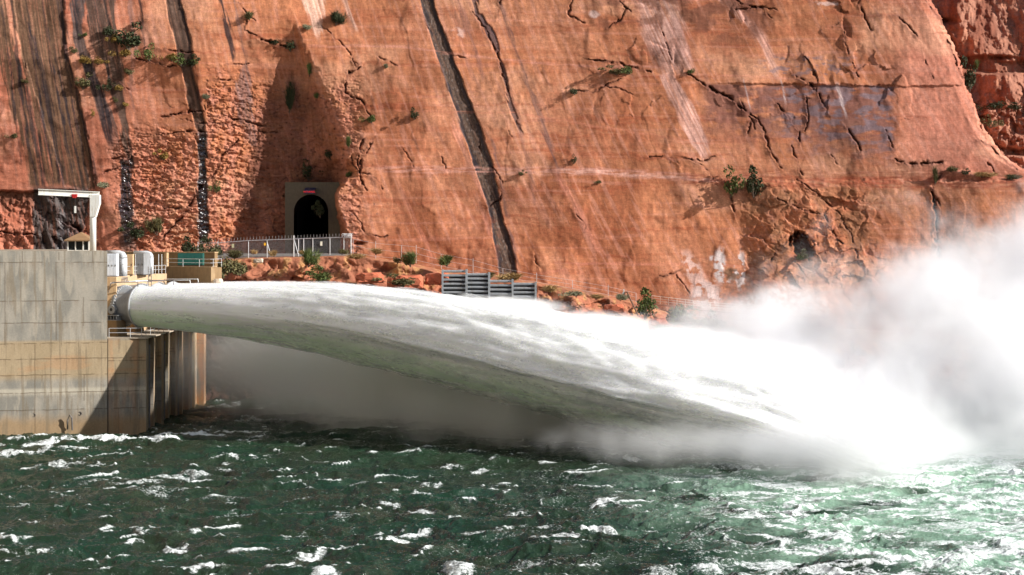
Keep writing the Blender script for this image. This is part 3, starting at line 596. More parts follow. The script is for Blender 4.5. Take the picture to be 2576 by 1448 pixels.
# ------------------------------------------------------------------ upper platform behind the valves
ZU = 17.5
U0 = (-49.5, 221.6); U1 = (-44.0, 243.5)
t = thing('valve_house', (-47, 232, 10), 'cream rust-stained concrete house from which the big grey valves stick out', 'building')
wall('wall', U0[0]-.0, U0[1], U1[0], U1[1], ZD+.1, ZU, 16, lambda s, z: lerp(conc_cols(s, z+8, .2, 60), C(196, 162, 122), np.clip(.65+0*s, 0, 1)), 160, 90, parent=t)
MB().box(-52.5, -46.0, 222.1, 222.6, ZD+.11, ZU-.02).build('end_wall', M_cream, t)
dxy = Vector((U1[0]-U0[0], U1[1]-U0[1], 0)).normalized()
def rail(name, pts, h, label, grp, m=M_galv, nposts=None, mid=True, r=.035, extra_posts=(), lower=True):
    pts = [Vector(p) for p in pts]; t = thing(name, pts[0], label, 'railing', grp)
    MB().tube([p+Vector((0, 0, h)) for p in pts], r, 6).build('handrail', m, t)
    if mid: MB().tube([p+Vector((0, 0, h*.52)) for p in pts], r*.9, 6).build('midrail', m, t)
    L = [0]
    for i in range(1, len(pts)): L.append(L[-1]+(pts[i]-pts[i-1]).length)
    n = nposts or max(2, int(L[-1]/2.2)+1)
    for k in range(n):
        s = L[-1]*k/(n-1)
        for i in range(1, len(pts)):
            if s <= L[i]+1e-6: q = pts[i-1].lerp(pts[i], (s-L[i-1])/(L[i]-L[i-1])); break
        MB().tube([q, q+Vector((0, 0, h+.02))], r, 6).build('post', m, t)
    return t
RG = 'galvanised pipe railings around the valves'
rail('platform_railing', [(U0[0]+.3+dxy.x*.1, U0[1]+.1, ZU), (U1[0]-.15, U1[1], ZU)], 1.06, 'bright pipe railing in front of the white cabinets on the cream wall', RG, nposts=8)
rail('platform_railing', [(Bx0, 218.8, ZD+.12), (Bx1-.1, 219.4, ZD+.12), (Bx1+.1, 228, ZD+.12)], 1.06, 'pipe railing at the foot of the tapered valve pedestal', RG, nposts=6)
rail('platform_railing', [(Bx1+.2, 230, ZD+.12), (Bx1+.5, 245, ZD+.12)], 1.06, 'shaded pipe railing under the water jet between the lower bays', RG, nposts=6)

def cab(name, u0, u1, v0, v1, Y, depth, m, label, cat, doors=2, rz=.0, grp=None):
    a = P(u0, v1, Y); b = P(u1, v0, Y); t = thing(name, (a.x, Y, a.z), label, cat, grp)
    w_ = b.x-a.x; h = b.z-a.z
    MB(rz, (a.x, Y, 0)).box(0, w_, 0, depth, a.z+.08, b.z).build('body', m, t)
    MB(rz, (a.x, Y, 0)).box(.04, w_-.04, .04, depth-.04, a.z, a.z+.078).build('plinth', M_blackm, t)
    for k in range(doors):
        x0 = w_*k/doors+.03; x1 = w_*(k+1)/doors-.03
        d = MB(rz, (a.x, Y, 0)).box(x0, x1, -.03, -.002, a.z+.16, b.z-.08).build('door', m, t)
        MB(rz, (a.x, Y, 0)).box(x1-.14, x1-.08, -.06, -.031, a.z+h*.45, a.z+h*.45+.22).build('handle', M_blackm, d)
    return t
cab('equipment_cabinet', 268.5, 293, 639, 697, 222.9, 1.4, M_cab, 'white two-door steel cabinet nearest the concrete block', 'cabinet', 3, .0, 'equipment cabinets on the valve platform')
cab('equipment_cabinet', 343, 362, 638, 693, 235., 2.6, M_grey, 'grey-fronted steel cabinet between the two white vent pipes', 'cabinet', 2, -.12, 'equipment cabinets on the valve platform')
cab('equipment_cabinet', 319, 334, 640, 693, 233., .8, M_cream, 'beige narrow cabinet right of the first white vent pipe', 'cabinet', 1, .0, 'equipment cabinets on the valve platform')
def vent(u, Y, r, label, blen):
    p = P(u, 634, Y); t = thing('vent_pipe', (p.x, Y, ZU), label, 'vent pipe', 'white vent pipes with bent tops')
    top = p.z-r*.35
    pts = [Vector((p.x, Y, ZU)), Vector((p.x, Y, top-.55))]
    for k in range(1, 7):
        a = k*math.pi/12; pts.append(Vector((p.x-.55*(1-math.cos(a)), Y, top-.55+.55*math.sin(a))))
    pts.append(Vector((p.x-blen, Y, top)))
    MB().tube(pts[:2], r, 24).build('riser', M_greyl, t, True)
    MB().tube(pts[1:], [r*.98]*2+[r*.9]*2+[r*.7]*(len(pts)-5), 24).build('elbow', M_greyl, t, True)
    for z in (ZU+.6, ZU+1.4, ZU+2.1): MB().tube([(p.x, Y, z), (p.x, Y, z+.05)], r*1.05, 24).build('band', M_galv, t)
    mb = MB()
    for dx in (-.09, .09): mb.tube([(p.x+dx-.1, Y-r-.12, ZU+.3), (p.x+dx-.1, Y-r-.12, ZU+2.5)], .02, 5)
    for k in range(7): mb.tube([(p.x-.19, Y-r-.12, ZU+.4+k*.3), (p.x-.01, Y-r-.12, ZU+.4+k*.3)], .015, 5)
    mb.build('ladder', M_pipe, t)
vent(309, 225.5, .52, 'thick white vent pipe bent left beside the white cabinet', 1.9)
vent(379, 238.5, .36, 'slimmer white vent pipe with bent top near the stair', 2.1)
for u, Y, lb in ((296, 223.2, 'slim platform lamp pole right of the white cabinet'), (341, 229, 'slim platform lamp pole left of the grey cabinet'), (399, 240, 'slim platform lamp pole right of the second vent pipe'), (407, 242, 'slim platform lamp pole at the far end of the platform railing')):
    p = P(u, 640, Y); t = thing('lamp_pole', (p.x, Y, ZU), lb, 'lamp pole', 'lamp poles on the valve platform')
    MB().tube([(p.x, Y, ZU), (p.x, Y, p.z)], .045, 6).build('pole', M_galv, t)
    MB().lathe((p.x, Y, p.z), (0, 0, 1), [(-.02, .05), (-.02, .28), (.08, .25), (.14, .08), (.14, 0)], 12).build('lamp_head', M_greyl, t)
# rear walls (turned away from the sun)
def slabwall(name, u0, Y0, u1, Y1, z0, z1, th, m, parent):
    a = P(u0, 0, Y0); b = P(u1, 0, Y1); d = Vector((b.x-a.x, b.y-a.y, 0)).normalized(); n = Vector((-d.y, d.x, 0))*th
    return MB().prism([(a.x, a.y), (b.x, b.y), (b.x+n.x, b.y+n.y), (a.x+n.x, a.y+n.y)], z0, z1).build(name, m, parent)
t = thing('retaining_walls', (-42, 246, 12), 'brown shaded concrete walls stepping behind the valves below the road', 'wall')
t.name = 'retaining_wall'
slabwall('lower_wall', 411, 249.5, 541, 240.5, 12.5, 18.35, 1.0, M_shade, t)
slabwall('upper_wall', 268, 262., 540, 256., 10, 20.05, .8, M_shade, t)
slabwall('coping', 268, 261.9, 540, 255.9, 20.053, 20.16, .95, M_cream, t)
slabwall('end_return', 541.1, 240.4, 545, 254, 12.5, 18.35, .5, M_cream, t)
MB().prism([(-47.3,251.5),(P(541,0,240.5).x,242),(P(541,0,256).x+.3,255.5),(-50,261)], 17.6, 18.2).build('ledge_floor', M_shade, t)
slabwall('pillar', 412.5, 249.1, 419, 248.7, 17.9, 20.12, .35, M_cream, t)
cab('transformer_cabinet', 447, 510, 637.5, 669, 250., 1.2, M_green, 'dark green three-door cabinet on the ledge above the brown wall', 'cabinet', 3, -.03)
a_ = P(420, 672, 247.9); b_ = P(532, 674, 240.9)
rail('ledge_railing', [(a_.x, a_.y, 18.35), (b_.x-.2, b_.y+.5, 18.35), (b_.x+.5, 246, 18.35)], 1.0, 'thin pipe railing in front of the dark green cabinet', RG, nposts=5)
# stair ladder and pipework around the valves
t = thing('access_ladder', (-44.6, 224, ZD), 'narrow steel ladder rising between the valves to the cabinets', 'ladder')
for nm, uu in (('stile', 431-58), ('stile', 381)):
    p = P(uu, 722, 228); MB().tube([(p.x, 228, 15.5), (p.x, 228, 18.6)], .045, 6).build(nm, M_pipe, t)
pa = P(373, 700, 228).x; pb = P(381, 700, 228).x
for k in range(10): MB().tube([(pa, 228, 15.6+k*.3), (pb, 228, 15.6+k*.3)], .022, 5).build('rung', M_pipe, t)
def pipe(u, label, r=.06, m=M_pipe, rad=0):
    pts = [P(*q) for q in u]; o = MB().tube(pts, r, 7).build('service_pipe', m); tag(o, label, 'pipe', 'service pipes looping over the valves')
pipe([(273,737,221),(278,716,221),(283,711,221),(341,710,221.5),(347,712,221.6),(347,722,221.7)], 'rusty service pipe arching over the front valve from the block')
pipe([(278,713,221.4),(341,708,223),(371,707,224),(371,722,224)], 'long thin service pipe passing above the front valve nozzle', .05, M_galv)
pipe([(345,709,226),(412,707,234),(416,718,235)], 'service pipe crossing above the second valve', .06)
pipe([(370,706,238),(436,706,238),(437,717,238)], 'service pipe ending above the third valve dome', .06)
pipe([(405,703,243),(498,702.5,240),(499,711,240)], 'topmost service pipe in front of the brown wall', .055, M_galv)
pipe([(410,706,242),(478,705.5,240),(479,714,240)], 'lower of the two pipes in front of the brown wall', .055, M_galv)
t = thing('cable_bundle', P(313, 700, 221.5), 'bundle of curved conduits dropping below the white vent pipe', 'conduits')
for k in range(6):
    u = 307+k*2.6; MB().tube([P(u+1, 698.5, 221.6), P(u-1+k*.3, 703, 221.4), P(u-2+k*1.1, 711, 221.3)], .05, 6).build('conduit', M_pipe, t)

# ------------------------------------------------------------------ valves
KJ = .46
AX = Vector((1, -KJ, 0)).normalized(); VC = P(355, 771, 223.)
def valve():
    t = thing('outlet_valve', (VC.x, VC.y, ZD), 'big grey steel valve by the concrete block, its flanged mouth shooting water', 'valve', 'row of four outlet valves')
    body = MB().lathe(VC, AX, [(-6.5, 1.75), (-4.6, 1.8), (-4.35, 2.18), (-4.1, 2.22), (-3.6, 2.26), (-2.9, 2.28), (-2.45, 2.30)], 64).build('body', M_grey, t, True)
    MB().lathe(VC, AX, [(-4.32, 2.2), (-4.32, 2.32), (-4.2, 2.32), (-4.2, 2.2)], 64).build('rear_flange', M_grey, t)
    MB().lathe(VC, AX, [(-2.44, 2.2), (-2.44, 2.46), (-2.18, 2.46), (-2.18, 2.2)], 64).build('bolt_flange', M_grey, t)
    mb = MB(); side = AX.cross(Vector((0, 0, 1))); 
    for k in range(44):
        q = k*2*math.pi/44; o = (side*math.cos(q)+Vector((0, 0, 1))*math.sin(q))*2.36; mb.tube([VC+AX*-2.6+o, VC+AX*-2.02+o], .075, 6)
    mb.build('bolts', M_galv, t).name = 'bolt_ring'
    MB().lathe(VC, AX, [(-2.17, 2.2), (-1.9, 2.16), (-1.0, 2.08), (-.45, 2.12), (-.2, 2.25)], 64).build('nozzle', M_grey, t, True)
    MB().lathe(VC, AX, [(-.2, 2.15), (-.2, 2.46), (-.02, 2.52), (.06, 2.48), (.06, 2.16), (-.1, 2.12)], 64).build('mouth_rim', M_rim, t)
    fr = VC-side*0+AX*-2.3; s_ = side if side.y < 0 else -side
    c = VC+AX*-2.3+s_*2.30
    mb = MB(); mb.lathe(c+Vector((0, 0, -.35)), s_, [(0, .55), (.35, .52), (.35, .2), (.2, .18), (.2, 0)], 20)
    mb.build('trunnion', M_grey, t)
    mb = MB(); mb.lathe(c+Vector((0, 0, -.35)), s_, [(.36, .19), (.37, 0)], 16); mb.build('trunnion_hole', M_blackm, t)
    br = MB(math.atan2(AX.y, AX.x), c+Vector((0, 0, -1.02)))
    br.box(-1.05, 1.05, -.5, .5, -.02, .06); br.box(-.85, .85, -.45, .45, -.58, -.5)
    for x in (-.8, -.4, 0, .4, .75): br.box(x, x+.05, -.45, .4, -.5, -.02)
    br.build('saddle_bracket', M_grey, t)
    return t, c
v0t, vc = valve()
def copy_tree(o, parent=None, loc=None):
    c = o.copy(); COL.objects.link(c); c.parent = parent
    if loc is not None: c.location = loc
    for ch in o.children: copy_tree(ch, c)
    return c
STEP = Vector((.35, 8.6, 0))
vl = ['second grey outlet valve, only its bolted top showing above the jet', 'third grey outlet valve, a pale dome seen over the jet', 'farthest grey outlet valve at the foot of the brown wall']
for i in range(3):
    c = copy_tree(v0t, None, Vector(v0t.location)+STEP*(i+1)); c['label'] = vl[i]
def pier(off):
    b = MB(math.atan2(AX.y, AX.x), vc+off+Vector((0, 0, 0)))
    z1 = -1.6; z0 = ZD+.12-vc.z
    vs = []
    for z, hx, hy in ((z0, 1.12, .62), (z1, .88, .55)):
        vs += [(-hx, -hy, z), (hx, -hy, z), (hx, hy+.6, z), (-hx, hy+.6, z)]
    b.add(vs, [(3,2,1,0), (4,5,6,7), (0,1,5,4), (1,2,6,5), (2,3,7,6), (3,0,4,7)])
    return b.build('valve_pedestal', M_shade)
PL = ['tapered tan concrete pedestal under the front valve bracket', 'shaded pedestal of the second valve below the jet', 'shaded pedestal of the third valve below the jet']
for i in range(3): tag(pier(STEP*i), PL[i], 'pedestal', 'concrete pedestals under the valves')

# ------------------------------------------------------------------ crane and kiosk on the block
t = thing('jib_crane', P(234, 632, 221), 'white jib crane with a red trolley standing on the concrete block', 'crane')
Yc = 221.; p0 = P(226, 632, Yc); p1 = P(242, 491, Yc)
MB().tube([(( p0.x+p1.x)/2, Yc, 20.4), ((p0.x+p1.x)/2, Yc, p1.z)], .36, 24).build('post', M_white, t, True)
q = [P(228, 546, Yc), P(242, 546, Yc), P(252, 513, Yc), P(252, 491.2, Yc), P(228, 491.2, Yc)]
MB().slab([(v.x, v.z) for v in q], Yc-.42, Yc+.42).build('gusset', M_white, t)
a = P(97, 476, Yc-1.5); b = P(250, 483, Yc)
dz = (b.z-a.z)
mb = MB()
def beam(zlo, zhi, hw):
    vs = []
    for (x, y, z) in ((a.x, a.y, a.z), (b.x, b.y, b.z)):
        vs += [(x, y-hw, z+zlo), (x, y+hw, z+zlo), (x, y+hw, z+zhi), (x, y-hw, z+zhi)]
    mb.add(vs, [(0,1,2,3), (7,6,5,4), (0,4,5,1), (1,5,6,2), (2,6,7,3), (3,7,4,0)])
beam(-.06, 0, .22); beam(-.62, -.062, .04); beam(-.70, -.622, .22); mb.build('beam', M_white, t)
p = P(188, 491, Yc-.7); MB().box(p.x-.3, p.x+.3, p.y-.25, p.y+.25, p.z-.25, p.z+.08).box(p.x-.18, p.x+.14, p.y-.33, p.y+.33, p.z-.36, p.z-.1).build('trolley', M_red, t)
p = P(189, 519, Yc-.7); MB().tube([(p.x, p.y, p.z), (p.x, p.y, p.z+1.2)], .012, 5).build('cable', M_pipe, t)
MB().box(p.x-.1, p.x+.1, p.y-.08, p.y+.08, p.z-.8, p.z).build('control_pendant', M_white, t)
t = thing('guard_kiosk', P(201, 632, 224), 'small glazed kiosk with a brown hipped roof beside the crane post', 'kiosk')
k0 = P(171, 632, 223); k1 = P(224, 632, 223); kx = (k0.x+k1.x)/2; hw = (k1.x-k0.x)/2; z0 = 20.5; zt = P(0, 604, 223).z; zp = P(0, 585, 223).z
mb = MB()
for sx in (-1, -.28, .45, 1):
    mb.box(kx+sx*hw-.06-.02*(sx > 0), kx+sx*hw+.06, 222.9, 223.02, z0, zt)
mb.box(kx-hw-.06, kx+hw+.06, 222.92, 223.0, z0-.02, z0+.12); mb.build('frame', M_white, t)
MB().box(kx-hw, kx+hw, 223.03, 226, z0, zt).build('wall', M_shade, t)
MB().box(kx-hw+.03, kx+hw-.03, 223.005, 223.028, z0+.1, zt-.05).build('window', M_glass, t)
e = .35; MB().add([(kx-hw-e, 222.6, zt-.02), (kx+hw+e, 222.6, zt-.02), (kx+hw+e, 226.4, zt-.02), (kx-hw-e, 226.4, zt-.02), (kx, 224.0, zp), (kx, 225.0, zp)],
         [(0,1,4), (1,2,5,4), (2,3,5), (3,0,4,5), (3,2,1,0)]).build('roof', M_roofb, t)
MB().box(kx-hw-e, kx+hw+e, 222.58, 222.66, zt-.16, zt-.021).build('fascia', M_roofb, t)

# ------------------------------------------------------------------ tunnel portal
YP = 293.5
t = thing('tunnel_portal', P(785, 645, YP), 'concrete tunnel portal with a dark arched opening, deep in the shadow', 'tunnel portal')
pl, pr, pt_ = P(717, 458, YP).x, P(866, 458, YP).x, P(700, 459, YP).z; zb = 19.3
al, ar = P(739, 0, YP).x, P(826, 0, YP).x; ac_ = (al+ar)/2; ra = (ar-al)/2; az = P(0, 490, YP).z-ra*1.0
ring = [(ac_+ra*math.cos(math.pi*k/24), az+ra*math.sin(math.pi*k/24)) for k in range(25)]
vs = []; fs = []
outer = []
for k in range(25):
    an = math.pi*k/24; c_, s_ = math.cos(an), math.sin(an)
    x = pr if k < 7 else (pl if k > 17 else None); 
    if k < 6: outer.append((pr, az+(pt_-az)*k/6))
    elif k <= 18: outer.append((pr+(pl-pr)*(k-6)/12, pt_))
    else: outer.append((pl, az+(pt_-az)*(24-k)/6))
def pring(r, o, yf, yb):
    n = len(r); vs = [(x, yf, z) for x, z in r]+[(x, yf, z) for x, z in o]+[(x, yb, z) for x, z in r]+[(x, yb, z) for x, z in o]; fs = []
    for i in range(n-1): fs += [(i, i+1, n+i+1, n+i), (2*n+i, 2*n+i+1, i+1, i), (n+i, n+i+1, 3*n+i+1, 3*n+i)]
    return vs, fs
r_ = [(ar, zb)]+ring+[(al, zb)]; o_ = [(pr, zb)]+outer+[(pl, zb)]
vs, fs = pring(r_, o_, YP, YP+5); o = MB().add(vs, fs).build('frame', m_solid('portal_wall', tuple(lin(92, 83, 68)), .9, dirt=(.08, .065, .05)), t)  # frame concrete darkened so the portal sits deeper in shade
MB().add([(x, YP+.3, z) for x, z in r_]+[(x, YP+26, z) for x, z in r_]+[], [(i, i+1, len(r_)+i+1, len(r_)+i) for i in range(len(r_)-1)]+[tuple(range(len(r_), 2*len(r_)))]).build('tunnel_lining', M_tunnel, t)
MB().box(al, ar, YP+.2, YP+26, zb-.1, zb+.02).build('tunnel_floor', M_tunnel, t)
# message board over the arch
pb = P(780, 481, YP-.6); t = thing('message_board', pb, 'dark box sign with glowing red letters over the tunnel mouth', 'sign')
x0, x1 = P(767, 0, YP).x, P(793, 0, YP).x; zt_, zl = P(0, 473, YP).z, P(0, 488, YP).z
MB().box(x0, x1, YP-1.0, YP-.01, zl, zt_-.35).build('housing', m_solid('board_housing', (.035, .03, .08), .5), t)
MB().add([(x0-.03, YP-1.05, zt_-.35), (x1+.03, YP-1.05, zt_-.35), (x1+.18, YP-.2, zt_), (x0+.12, YP-.2, zt_), (x1+.03, YP-.01, zt_-.35), (x0-.03, YP-.01, zt_-.35)], [(0,1,2,3), (1,4,2), (5,0,3), (3,2,4,5), (1,0,5,4)]).build('hood', m_solid('hood_paint', (.018, .016, .05), .5), t)
M_led, nt, b = newmat('red_led'); b.inputs['Base Color'].default_value = (.3, 0, 0, 1); b.inputs['Emission Color'].default_value = (1, .02, .02, 1); b.inputs['Emission Strength'].default_value = .55
def text(body, size, loc, m, parent, name, rx=math.pi/2, rz=0):
    cu = bpy.data.curves.new(name, 'FONT'); cu.body = body; cu.size = size; cu.align_x = 'CENTER'; cu.align_y = 'CENTER'; cu.extrude = .01
    o = bpy.data.objects.new(name, cu); COL.objects.link(o); dg = bpy.context.evaluated_depsgraph_get(); me = bpy.data.meshes.new_from_object(o.evaluated_get(dg)); bpy.data.objects.remove(o)
    o = bpy.data.objects.new(name, me); COL.objects.link(o); me.materials.clear(); me.materials.append(m); o.rotation_euler = (rx, 0, rz)
    o.parent = parent; o.location = Vector(loc)-Vector(parent.location); return o
text('IN', .36, ((x0+x1)/2-.72, YP-1.02, (zl+zt_-.35)/2-.02), M_led, t, 'word'); text('TUNNEL', .36, ((x0+x1)/2+.2, YP-1.02, (zl+zt_-.35)/2-.02), M_led, t, 'word')

# ------------------------------------------------------------------ fences
M_mesh, nt, b = newmat('chain_link'); b.inputs['Base Color'].default_value = (.33, .33, .34, 1); b.inputs['Metallic'].default_value = .4; b.inputs['Roughness'].default_value = .5
tr = nd(nt, 'ShaderNodeBsdfTransparent'); mxs = nd(nt, 'ShaderNodeMixShader'); g = nd(nt, 'ShaderNodeNewGeometry')
def wavem(rot):
    mp = nd(nt, 'ShaderNodeMapping'); mp.inputs['Rotation'].default_value = (0, rot, 0); nt.links.new(g.outputs['Position'], mp.inputs['Vector'])
    wv = nd(nt, 'ShaderNodeTexWave'); wv.inputs['Scale'].default_value = 3.2; wv.inputs['Distortion'].default_value = 0; nt.links.new(mp.outputs[0], wv.inputs['Vector']); return wv.outputs['Fac']
mm = nd(nt, 'ShaderNodeMath', operation='MAXIMUM'); nt.links.new(wavem(.785), mm.inputs[0]); nt.links.new(wavem(-.785), mm.inputs[1])
nt.links.new(maprange(nt, mm.outputs[0], .95, .985, 0, 1), mxs.inputs[0]); nt.links.new(tr.outputs[0], mxs.inputs[1]); nt.links.new(b.outputs[0], mxs.inputs[2]); nt.links.new(mxs.outputs[0], nt.nodes['Material Output'].inputs[0])
YF = 275.
t = thing('chain_link_fence', P(700, 650, YF), 'chain-link fence topped with coiled wire in front of the tunnel', 'fence')
ft = lambda u: ip(u, [(500, 613), (545, 612), (625, 606), (883, 597)]); fb = lambda u: ip(u, [(500, 662), (545, 660), (625, 650), (700, 645), (883, 637)])
MB().tube([P(u, ft(u), YF) for u in (498, 545, 625, 740, 883)], .05, 6).build('top_rail', M_galv, t)
for u, ex in ((498,4),(548,4),(625,0),(672,0),(739,9),(751,0),(764,0),(787,0),(830,0),(865,0),(883,8)):
    MB().tube([P(u, fb(u)+3, YF), P(u, ft(u)-ex, YF)], .055 if ex < 5 else .08, 6).build('post', M_galv, t)
for q in (((672, 610), (682, 645)), ((740, 604), (750, 640))):
    MB().tube([P(*q[0], YF), P(*q[1], YF-1.)], .045, 6).build('brace', M_galv, t)
mb = MB(); uu = [498, 545, 585, 625, 700, 740, 800, 840, 883]
for i in range(len(uu)-1):
    mb.add([P(uu[i], fb(uu[i])+2, YF+.03), P(uu[i+1], fb(uu[i+1])+2, YF+.03), P(uu[i+1], ft(uu[i+1]), YF+.03), P(uu[i], ft(uu[i]), YF+.03)], [(0,1,2,3)])
mb.build('mesh_panel', M_mesh, t)
mb = MB(); pts = []
for k in range(700):
    s = k/699; u = 500+383*s; a = s*2*math.pi*48; c = P(u, float(ft(u))-5, YF); pts.append(c+Vector((.08*math.cos(a), .26*math.cos(a), .26*math.sin(a))))
MB().tube(pts, .012, 3, False).build('razor_wire', M_galv, t)
mb = MB(); pts = []
for k in range(160):
    s = k/159; u = 862+24*s; a = s*2*math.pi*14; c = P(u, 594, YF); pts.append(c+Vector((.2*math.sin(a*1.7), .3*math.cos(a), .35*math.sin(a))))
mb.tube(pts, .018, 3, False); mb.build('razor_wire_knot', M_galv, t)
def plate(u0, u1, v0, v1, m, label, Y=YF-.08):
    a = P(u0, v1, Y); b = P(u1, v0, Y); o = MB().box(a.x, b.x, Y-.02, Y, a.z, b.z).build('warning_sign', m); tag(o, label, 'sign', 'warning signs on the tunnel fence'); return o
plate(664, 669, 611.5, 618.5, M_yellow, 'small yellow sign on the fence post left of the tunnel')
plate(805.5, 811, 608, 619, m_solid('white_sign', (.75, .73, .6), .5), 'pale upright sign on the fence in front of the dark tunnel')
plate(583, 589, 614, 624, m_solid('cream_sign', (.5, .48, .3), .5), 'dull cream sign on the shaded left stretch of fence')
t = thing('wire_fence', P(890, 640, 283), 'thin low wire fence running down along the foot of the slab', 'fence')
fl = [(888,602,641),(945,613,652),(1010,618,657),(1047,622,661),(1110,640,675),(1190,655,690),(1265,676,702),(1350,692,714),(1440,706,730),(1530,722,746),(1600,738,762)]
for k, (u, a, b) in enumerate(fl):
    MB().tube([P(u, b+2, 281-k*.3), P(u, a-(5 if k % 2 else 0), 281-k*.3)], .04, 5).build('post', M_galv, t)
for f_ in (0, .5, 1):
    MB().tube([P(u, a+(b-a)*f_*.85, 281-k*.3) for k, (u, a, b) in enumerate(fl)], .016, 4).build('wire', M_galv, t)

# ------------------------------------------------------------------ stepped metal bin wall
t = thing('bin_wall', P(1230, 760, 264), 'stepped retaining wall of horizontal grey metal boards above the jet', 'retaining wall')
BW = [(1114,1173,680),(1174,1230,688),(1231,1289,705),(1290,1347,712)]
YW = 264.
for i, (u0, u1, v0) in enumerate(BW):
    if i == 0: MB().box(P(u0-3,0,YW).x, P(u0+1.5,0,YW).x, YW-.1, YW+1.2, P(0,770,YW).z-2, P(0,v0-1,YW).z).build('post', M_bin, t)
    MB().box(P(u1-2,0,YW).x, P(u1+3,0,YW).x, YW-.15, YW+1.2, P(0,770,YW).z-2, P(0,v0-2,YW).z).build('post', M_bin, t)
    v = v0
    while v < 775:
        a = P(u0+1.6, v+6.3, YW); b = P(u1-2.1, v, YW); x0, x1 = a.x, b.x
        zt2, zb2 = b.z, a.z
        vs = [(x0, YW+.12, zb2), (x1, YW+.12, zb2), (x1, YW, zb2+.1), (x0, YW, zb2+.1), (x1, YW, zt2-.08), (x0, YW, zt2-.08), (x1, YW+.25, zt2), (x0, YW+.25, zt2), (x1, YW+.3, zb2), (x0, YW+.3, zb2)]
        MB().add(vs, [(0,1,2,3), (3,2,4,5), (5,4,6,7), (7,6,8,9), (9,8,1,0), (0,3,5,7,9), (8,6,4,2,1)]).build('board', M_bin, t); v += 10.6
MB().box(P(1114,0,YW).x, P(1347,0,YW).x, YW+1.25, YW+1.4, 5, P(0,716,YW).z).build('backing', M_blackm, t)
mb = MB().box(P(1114,0,YW).x, P(1229,0,YW).x, YW+1.25, YW+1.4, P(0,716,YW).z+.01, P(0,692,YW).z); mb.build('backing', M_blackm, t)

# ------------------------------------------------------------------ walkway on the right
t = thing('walkway', P(1800, 790, 279), 'narrow walkway with thin white railings fixed along the foot of the cliff', 'walkway')
WK = [(1640,765,282),(1700,772,281),(1770,781,280),(1850,787,279),(1950,792,279),(2080,800,279)]
MB().tube([P(u, v, y) for u, v, y in WK], .11, 4).build('deck_edge', m_solid('rust_edge', (.30, .12, .06), .7), t)
mb = MB()
for i in range(len(WK)-1):
    a = P(*WK[i]); b = P(*WK[i+1]); mb.add([a, b, b+Vector((0, 1.8, 0)), a+Vector((0, 1.8, 0)), a-Vector((0, 0, .12)), b-Vector((0, 0, .12))], [(0,1,2,3), (4,5,1,0)])
mb.build('deck', M_deck, t)
for hh in (.5, .85, 1.2): MB().tube([P(u, v, y)+Vector((0, 0, hh)) for u, v, y in WK], .024, 4).build('rail', M_white, t)
for k in range(22):
    u = 1640+k*21; v = ip(u, [(a, b) for a, b, c in WK]); y = ip(u, [(a, c) for a, b, c in WK]); MB().tube([P(u, v, y), P(u, v, y)+Vector((0, 0, 1.22))], .028, 4).build('post', M_white, t)
for k in range(12):
    u = 1760+k*27; v = ip(u, [(a, b) for a, b, c in WK]); MB().tube([P(u, v, 279)+Vector((0, 0, -.1)), P(u, v, 281)+Vector((0, 0, -1.0))], .05, 4).build('bracket', M_pipe, t)
t = thing('leaning_pole', P(1600, 795, 267), 'rusty brown pole leaning beside a short pipe stub at the bank edge', 'pole')
MB().tube([P(1569, 745, 267), P(1572, 736, 267), P(1578, 735, 267), P(1585, 752, 266.5), P(1606, 796, 266)], .11, 8).build('shaft', M_wood, t)
MB().tube([P(1569, 752, 267.4), P(1569, 728, 267.4)], .07, 8).build('pipe_stub', M_galv, t)
MB().box(P(1566,0,267.3).x, P(1572,0,267.3).x, 267.3, 267.6, P(0,742,267).z, P(0,736,267).z).build('junction_box', M_galv, t)

# ------------------------------------------------------------------ shrubs
def leafy(seed, n=520, form='round'):
    r = np.random.default_rng(seed); vs = []; fs = []
    nb = 9; bl = r.normal(0, .42, (nb, 3)); bl[:, 2] = np.abs(bl[:, 2])*1.1+.25; br = r.uniform(.22, .46, nb)
    if form == 'spiky': bl[:, :2] *= .7
    for i in range(n):
        k = r.integers(nb); d = r.normal(0, 1, 3); d /= np.linalg.norm(d); p = bl[k]+d*br[k]*r.uniform(.55, 1.08)
        if p[2] < 0: p[2] = -p[2]*.3
        if form == 'spiky':
            a = np.array([r.normal(0, .28), r.normal(0, .28), r.uniform(.25, .6)]); w_ = r.normal(0, .018, 3); b0 = p*np.array([.7, .7, .6])
            vs += [tuple(b0-w_), tuple(b0+w_), tuple(b0+a)]; fs.append((len(vs)-3, len(vs)-2, len(vs)-1))
        else:
            t1 = r.normal(0, 1, 3); t1 /= np.linalg.norm(t1); t2 = np.cross(t1, r.normal(0, 1, 3)); t2 /= np.linalg.norm(t2); s = r.uniform(.05, .11)
            vs += [tuple(p-t1*s), tuple(p+t2*s*.6), tuple(p+t1*s), tuple(p-t2*s*.6)]; fs.append(tuple(range(len(vs)-4, len(vs))))
    m = MB(); m.v = vs; m.f = fs
    st = MB()
    for k in range(7):
        e = Vector(bl[k % nb]); st.tube([(0, 0, -.15), tuple(e*.5+Vector((0, 0, -.05))), tuple(e)], [.035, .022, .01], 4)
    return m, st
VAR = []
for sd, fm in ((1, 'round'), (2, 'round'), (3, 'round'), (4, 'spiky'), (5, 'spiky')):
    m, st = leafy(sd, 800 if fm == 'round' else 620, fm); mf = m.build('foliage', None, None); ms = st.build('stem', M_twig, None)
    VAR.append((mf.data, ms.data)); bpy.data.objects.remove(mf); bpy.data.objects.remove(ms)
MC = {}
